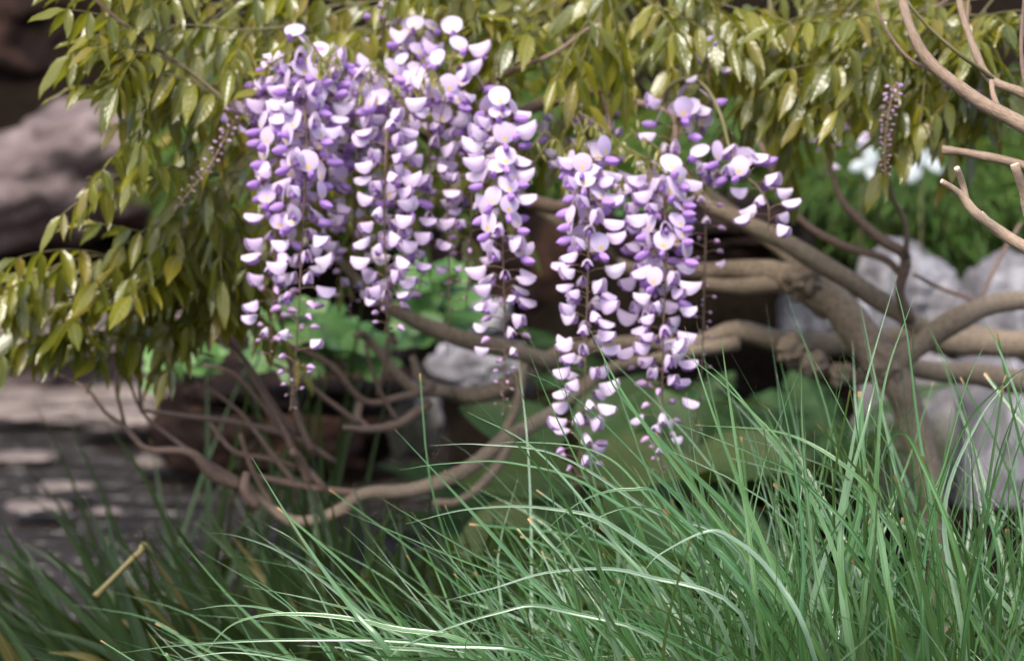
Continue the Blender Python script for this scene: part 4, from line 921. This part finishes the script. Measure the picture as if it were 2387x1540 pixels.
fern(1450, 930, 3.9, 14, 'shaded fern in the dark hollow behind the longest raceme')

# ------------------------------------------------------------------ green mounds behind
def mound(px, py, d, hw, hh, n, label, leaf=(0.03, 0.06), dep=0.35):
    c = P(px, py, d); k = PX(d); gz = ground_h(c.x, c.y); base = Vector((c.x, c.y, gz)); t = thing('mounded_shrub', base, label, 'shrub', 'mounded green shrubs')
    mb = MB(); st = MB()
    for i in range(6):
        a_ = random.uniform(0, 6.28); tube(st, [base - Vector((0, 0, 0.05)), base.lerp(c, 0.5) + Vector((math.cos(a_) * 0.04, math.sin(a_) * 0.04, 0)), c + Vector((math.cos(a_) * hw * k * 0.6, math.sin(a_) * dep * 0.5, hh * k * 0.4))], [0.012, 0.009, 0.004], 6, 0)
    for i in range(n):
        e = Vector((random.gauss(0, 1), random.gauss(0, 1), random.gauss(0.1, 1))).normalized(); rr = random.uniform(0.55, 1.0) ** 0.5
        rr *= 1 + 0.22 * noise.noise(e * 2.5 + Vector((px, py, 0)) * 0.1)
        q = c + Vector((e.x * hw * k, e.y * dep, e.z * hh * k)) * rr
        dv = Vector((e.x * 0.9 + random.gauss(0, 0.35), e.y * 0.9 + random.gauss(0, 0.35), -0.35 + random.gauss(0, 0.35))).normalized()
        s = random.uniform(*leaf); fr = frame(q, dv, Vector((e.x * 0.3, e.y * 0.3 - 0.2, 1)))
        v = np.array([(0, 0, 0), (0.45, -0.09, 0.02), (0.45, 0.09, 0.02), (1, 0, -0.12)]) * s; m_ = np.array(fr)
        mb.add(v @ m_[:3, :3].T + m_[:3, 3], [(0, 1, 3, 2)], [(0, 0, 0), (-1, 0.5, 0), (1, 0.5, 0), (0, 1, 0)], 0, random.random())
    o = mb.build('crown', ['mound'], t, base); o['kind'] = 'stuff'; st.build('stems', ['twig'], t, base)
mound(2130, 460, 4.35, 360, 150, 8500, 'wide weeping green mounded shrub above the pale streaked rocks')
mound(1700, 360, 4.7, 260, 160, 4000, 'green mounded shrub in the shade behind the arching green shoot')
mound(2380, 300, 4.7, 260, 130, 3500, 'green mounded shrub behind the pruned stubs')
mound(1150, 330, 5.0, 420, 230, 5500, 'dark green mounded shrub behind the flower mop', leaf=(0.04, 0.08))
mound(600, 330, 5.4, 260, 240, 4500, 'dark green mounded shrub beside the mauve boulder', leaf=(0.04, 0.08))
mound(1300, 1330, 3.05, 220, 110, 1500, 'low dark green mound under the broad ribbed leaves', leaf=(0.04, 0.09), dep=0.2)

# ------------------------------------------------------------------ white blossoms by the mound
def petal_mesh():
    def fn(u, v): return (v, u * 0.30 * math.sin(math.pi * min(1, v * 0.94 + 0.06)) ** 0.7, 0.2 * v - 0.35 * v * v - 0.12 * abs(u))
    return tpl_mesh('petal', sheet(fn, 4, 5), ['white'])
PET = petal_mesh()
def white_plant(blooms, d, label):
    b0 = P(blooms[0][0], 650, d); base = Vector((b0.x, b0.y, ground_h(b0.x, b0.y))); t = thing('white_flower_plant', base, label, 'flower', 'white-flowered plants')
    st = MB()
    for (x, y, dx, dy, s) in blooms:
        q = P(x, y, d); mw = frame(q - base, Vector((dx, -0.5, -dy)), Vector((0, -1, 0.5))) @ Matrix.Scale(s, 4); link('petal', PET, t, None, mw)
        c0 = P(blooms[0][0], blooms[0][1], d)
        tube(st, [base - Vector((0, 0, 0.03)), base.lerp(q, 0.5), q] if q == c0 else [c0, c0.lerp(q, 0.5), q], [0.0022, 0.0018, 0.0012], 5, 0)
    st.build('stems', ['shoot'], t, base)
white_plant([(2010, 310, 0.1, 1, 0.038), (2025, 340, 0.15, 1, 0.044), (2020, 375, -0.9, 0.35, 0.036), (2022, 385, 0.3, 0.6, 0.034)], 4.0, 'plant with white drooping petals behind the dangling bud spray')
white_plant([(2150, 335, -0.2, 1, 0.046), (2160, 365, 0.6, 0.6, 0.038), (2140, 375, -0.4, 0.9, 0.042)], 3.9, 'plant with white petals before the weeping mound, near the pruned stubs')
